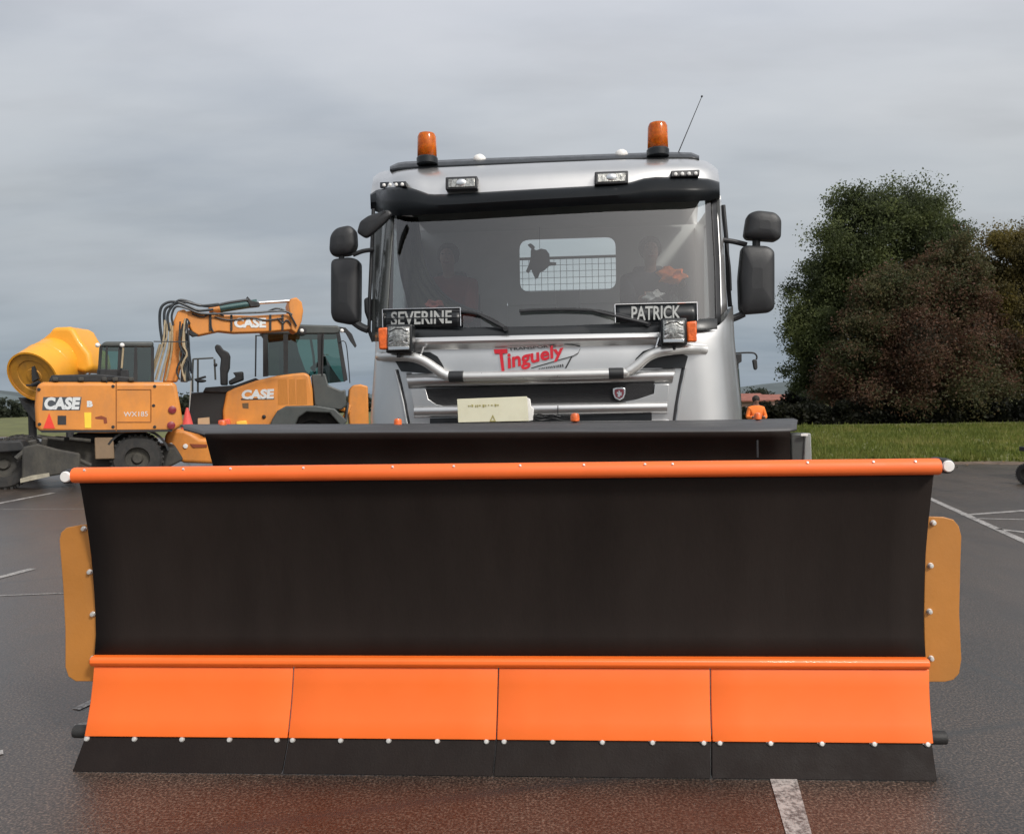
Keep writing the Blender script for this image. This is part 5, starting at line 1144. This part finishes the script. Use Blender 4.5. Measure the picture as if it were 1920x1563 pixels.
    # front loader arm beyond the cab
    MB().prism([P(x, y, .9) for x, y in ((655, 730), (662, 722), (676, 720), (690, 724), (692, 805), (656, 805), (652, 770))], (0, .5, 0)).build('loader_arm', M_case, T, bevel=.04, seg=3)
    MB().tube([P(636, 764, .5), P(654, 772, .8)], .06, 8).tube([P(640, 795, .5), P(656, 760, .8)], .05, 8).build('loader_link', M_case, T)
    MB().tube([P(648, 790, .45), P(652, 755, .6)], .035, 8).build('hydraulic_hose', M_hose, T)

def add_drum():
    Y = 20.0; F = Fr(ray(90, 720).x/ray(90, 720).y*Y, Y)
    T = thing('mixer_drum', F, 'large yellow concrete mixer drum behind the excavator at the left', 'mixer drum')
    P = lambda x, y, v=0: F.P(x, y, v)
    a = P(62, 706, 0); b = P(150, 655, 1.9); ax = (b-a).normalized(); L = (b-a).length
    r = 49/FPX*Y
    MB().lathe([(r*.93, 0), (r, .04), (r*1.03, L*.25), (r*1.02, L*.55), (r*.92, L*.85), (r*.6, L*1.05), (0, L*1.08)], a, ax, 40, capa=False).build('shell', M_yellow, T)
    MB().lathe([(0, .02), (r*.28, .03), (r*.30, .05), (r*.62, .05), (r*.65, .03), (r*.93, .02), (r*.96, 0)], a, ax, 40, capa=False).build('end_plate', M_ochre, T)
    MB().lathe([(r*.93, -.02), (r*1.0, -.02), (r*1.0, .05), (r*.93, .05)], a, ax, 40, capa=False).build('end_ring', M_yellow, T)
    for k in (.28, .55, .8):
        MB().lathe([(r*1.0, L*k-.05), (r*1.045, L*k), (r*1.0, L*k+.05)], a, ax, 40, capa=False).build('rib', M_yellow, T)
    # charging hood on top
    fr_ = [P(x, y, .7) for x, y in ((62, 648), (92, 622), (97, 613), (128, 612), (137, 617), (150, 640), (167, 662), (172, 690), (160, 700), (120, 690))]
    MB().prism(fr_, (0, 1.1, 0)).build('charging_hood', M_yellow, T, bevel=.16, seg=5)
    MB().tube([P(60, 722, -.15), P(74, 716, -.15)], .05, 8).tube([P(50, 722, -.1), P(75, 723, -.1)], .03, 6).prism([P(x, y, -.1) for x, y in ((59, 688), (64, 686), (70, 710), (60, 716))], (0, .1, 0)).build('drive_bracket', M_dark, T)
    MB().prism([P(x, y, .3) for x, y in ((34, 745), (60, 765), (75, 790), (65, 790), (45, 765))], (0, 1., 0)).build('frame_beam', M_dark, T)
    for x in (60, 130):
        c = P(x, 760, .7); MB().tube([Vector((c.x, c.y, 0)), c+Vector((0, 0, .3))], .1, 8).build('stand_leg', M_dark, T)

def add_others():
    # traffic cone and pole between the machines
    LF = Fr(ray(500, 800).x/ray(500, 800).y*18.2, 18.2, -15); q = LF.P(352, 807, -.1)
    wpos = LF.O+LF.ex*q.x+LF.ey*q.y; F = Fr(wpos.x, wpos.y, 0, q.z)
    T = thing('traffic_cone', F, 'pinkish red traffic cone standing on the loader counterweight', 'traffic cone')
    h = F.P(354, 764, 0).z; red = pmat('faded_red_cone', (.72, .10, .09), .6)
    MB().lathe([(.15, 0.02), (.025, h), (0, h)], (0, 0, 0), (0, 0, 1), 20).build('cone_body', red, T)
    MB().box((0, 0, .012), (.36, .36, .024)).build('cone_base', red, T, bevel=.01)
    Fp = Fr(ray(352, 780).x/ray(352, 780).y*20.5, 20.5); T = thing('marker_pole', Fp, 'thin white pole rising behind the red cone', 'pole')
    MB().tube([(0, 0, 0), (.04, 0, 1.2), (.12, 0, 2.2)], .020, 8).build('pole', M_zinc, T)
    MB().lathe([(.12, 0), (.12, .03), (0, .04)], (0, 0, 0), (0, 0, 1), 14).build('foot', M_dark, T)
    # person in orange jacket right of the lorry
    Y = 20; F = Fr(ray(1418, 800).x/ray(1418, 800).y*Y, Y)
    V = Vector
    def skin(name, pts, edges, rad, m, par, sub=1):
        me = bpy.data.meshes.new(name); me.from_pydata([tuple(p) for p in pts], edges, [])
        o = mkobj(name, me, m, par); md = o.modifiers.new('skin', 'SKIN'); md.use_smooth_shade = True
        for i, sv in enumerate(me.skin_vertices[0].data): sv.radius = rad[i] if hasattr(rad[i], '__len__') else (rad[i], rad[i]); sv.use_root = (i == 0)
        s = o.modifiers.new('sub', 'SUBSURF'); s.levels = s.render_levels = sub; return o
    H = F.P(1420, 742, 0).z; s_ = H/1.75
    pts = [V((0, 0, .92)), V((0, 0, 1.15)), V((0, 0, 1.38)), V((0, 0, 1.48)), V((0, -.02, 1.60)), V((0, 0, 1.68))]; E_ = [(0, 1), (1, 2), (2, 3), (3, 4), (4, 5)]
    rad = [(.15, .11), (.14, .10), (.16, .10), .05, (.075, .09), (.07, .08)]
    for s in (-1, 1):
        k = len(pts); pts += [V((s*.19, 0, 1.37)), V((s*.27, -.02, 1.10)), V((s*.16, -.22, 1.12)), V((s*.12, -.28, 1.13))]; E_ += [(2, k), (k, k+1), (k+1, k+2), (k+2, k+3)]; rad += [.06, .045, .035, .03]
        k = len(pts); pts += [V((s*.09, 0, .88)), V((s*.11, -.02, .48)), V((s*.12, .02, .08)), V((s*.13, -.14, .04))]; E_ += [(0, k), (k, k+1), (k+1, k+2), (k+2, k+3)]; rad += [.085, .06, .045, .04]
    pts = [p*s_ for p in pts]
    b = skin('person', pts, E_, rad, M_skin, None, 2); b.location = F.O; tag(b, 'person in an orange jacket standing right of the lorry cab', 'person')
    jp = pts[:4]+[pts[6], pts[7], pts[8], pts[14], pts[15], pts[16]]; skin('jacket', [pts[0]-V((0, 0, .05))]+jp[1:], [(0, 1), (1, 2), (2, 3), (2, 4), (4, 5), (5, 6), (2, 7), (7, 8), (8, 9)], [(.17, .13), (.16, .12), (.18, .12), .065, .075, .06, .05, .075, .06, .05], M_vest, b, 2)
    skin('trousers', [pts[0], pts[10], pts[11], pts[12], pts[18], pts[19], pts[20]], [(0, 1), (1, 2), (2, 3), (0, 4), (4, 5), (5, 6)], [.15, .10, .075, .06, .10, .075, .06], M_trouser, b, 2)
    MB().ball(pts[5]+V((0, .015, -.02)), .105, (.9, 1.05, .95)).build('hair', M_hair, b)
    MB().ball(pts[4]+V((-.03, -.09, .02)), .011).ball(pts[4]+V((.03, -.09, .02)), .011).build('eye', M_black, b)
    MB().ball(pts[4]+V((0, -.10, -.01)), .015, (.8, 1, 1.4), 8).build('nose', M_skin, b)
    # vehicle mostly hidden behind the lorry, with a mirror on a bent arm
    Y = 12.5; F = Fr(ray(1375, 800).x/ray(1375, 800).y*Y, Y); P = lambda x, y, v=0: F.P(x, y, v)
    T = thing('tractor', F, 'dark green vehicle mostly hidden behind the lorry, its mirror on a bent arm', 'tractor')
    MB().prism([P(x, y, 0) for x, y in ((1376, 690), (1386, 690), (1391, 760), (1392, 790), (1376, 790))], (0, .1, 0)).build('cab_post', pmat('dark_green_post', (.02, .035, .03), .4), T, bevel=.01)
    MB().prism([P(x, y, .05) for x, y in ((1250, 672), (1388, 668), (1388, 676), (1250, 680))], (0, 1.2, 0)).build('cab_roof', M_greycab, T, bevel=.03)
    MB().prism([P(x, y, .3) for x, y in ((1250, 760), (1388, 760), (1388, 860), (1250, 860))], (0, 1.3, 0)).build('body', pmat('tractor_green', (.03, .07, .06), .4), T, bevel=.04)
    MB().prism([P(x, y, -.05) for x, y in ((1381, 664), (1391, 663), (1391, 678), (1384, 682), (1381, 690))], (0, .1, 0)).build('lamp_bracket', M_dark, T, bevel=.01)
    MB().tube(smooth_path([P(x, y, 0) for x, y in ((1380, 662), (1400, 661), (1414, 662), (1419, 668), (1418, 674))], 3), .014, 8).build('mirror_arm', M_dark, T)
    MB().prism([P(x, y, -.02) for x, y in ((1411, 675), (1415, 673), (1420, 675), (1421, 690), (1418, 694), (1414, 692))], (0, .05, 0)).build('mirror', M_dark, T, bevel=.015)
    for x in (1256, 1318): MB().prism([P(x, 680, .1), P(x+9, 680, .1), P(x+9, 762, .1), P(x, 762, .1)], (0, .1, 0)).build('cab_post', M_dark, T)
    for x in (1256, 1376): MB().prism([P(x, 680, 1.1), P(x+9, 680, 1.1), P(x+9, 770, 1.1), P(x, 770, 1.1)], (0, .1, 0)).build('cab_post', M_dark, T)
    MB().prism([P(x, y, .14) for x, y in ((1260, 680), (1380, 680), (1382, 762), (1260, 762))], (0, .01, 0)).build('cab_window', M_tealglass, T)
    MB().prism([P(x, y, .6) for x, y in ((1300, 725), (1318, 722), (1322, 762), (1298, 762))], (0, .4, 0)).build('operator_seat', M_dark, T, bevel=.04)
    for x, r in ((1280, .55), (1345, .45)): c = P(x, 850, .4); c.z = r; wheel(T, c, r, .3, (0, 1, 0), M_mud)
    # trailer wheel cut by the right edge
    Y = 12.6; F = Fr(ray(1926, 800).x/ray(1926, 800).y*Y, Y); T = thing('trailer', F, 'black wheeled trailer cut off by the right edge of the photo', 'trailer')
    wheel(T, (.02, 0, .17), .17, .14, (1, .5, 0), M_mud); wheel(T, (1.6, 1.0, .30), .30, .18, (1, .5, 0), M_mud)
    MB().box((1.6, .6, .50), (1.9, 1.2, .08)).tube([(.05, 0, .17), (.35, .1, .22), (.8, .3, .48)], .03, 8).build('frame', M_dark, T, bevel=.01)

add_ground()
add_nature()
add_plow()
add_truck()
add_excavator()
add_loader()
add_drum()
add_others()
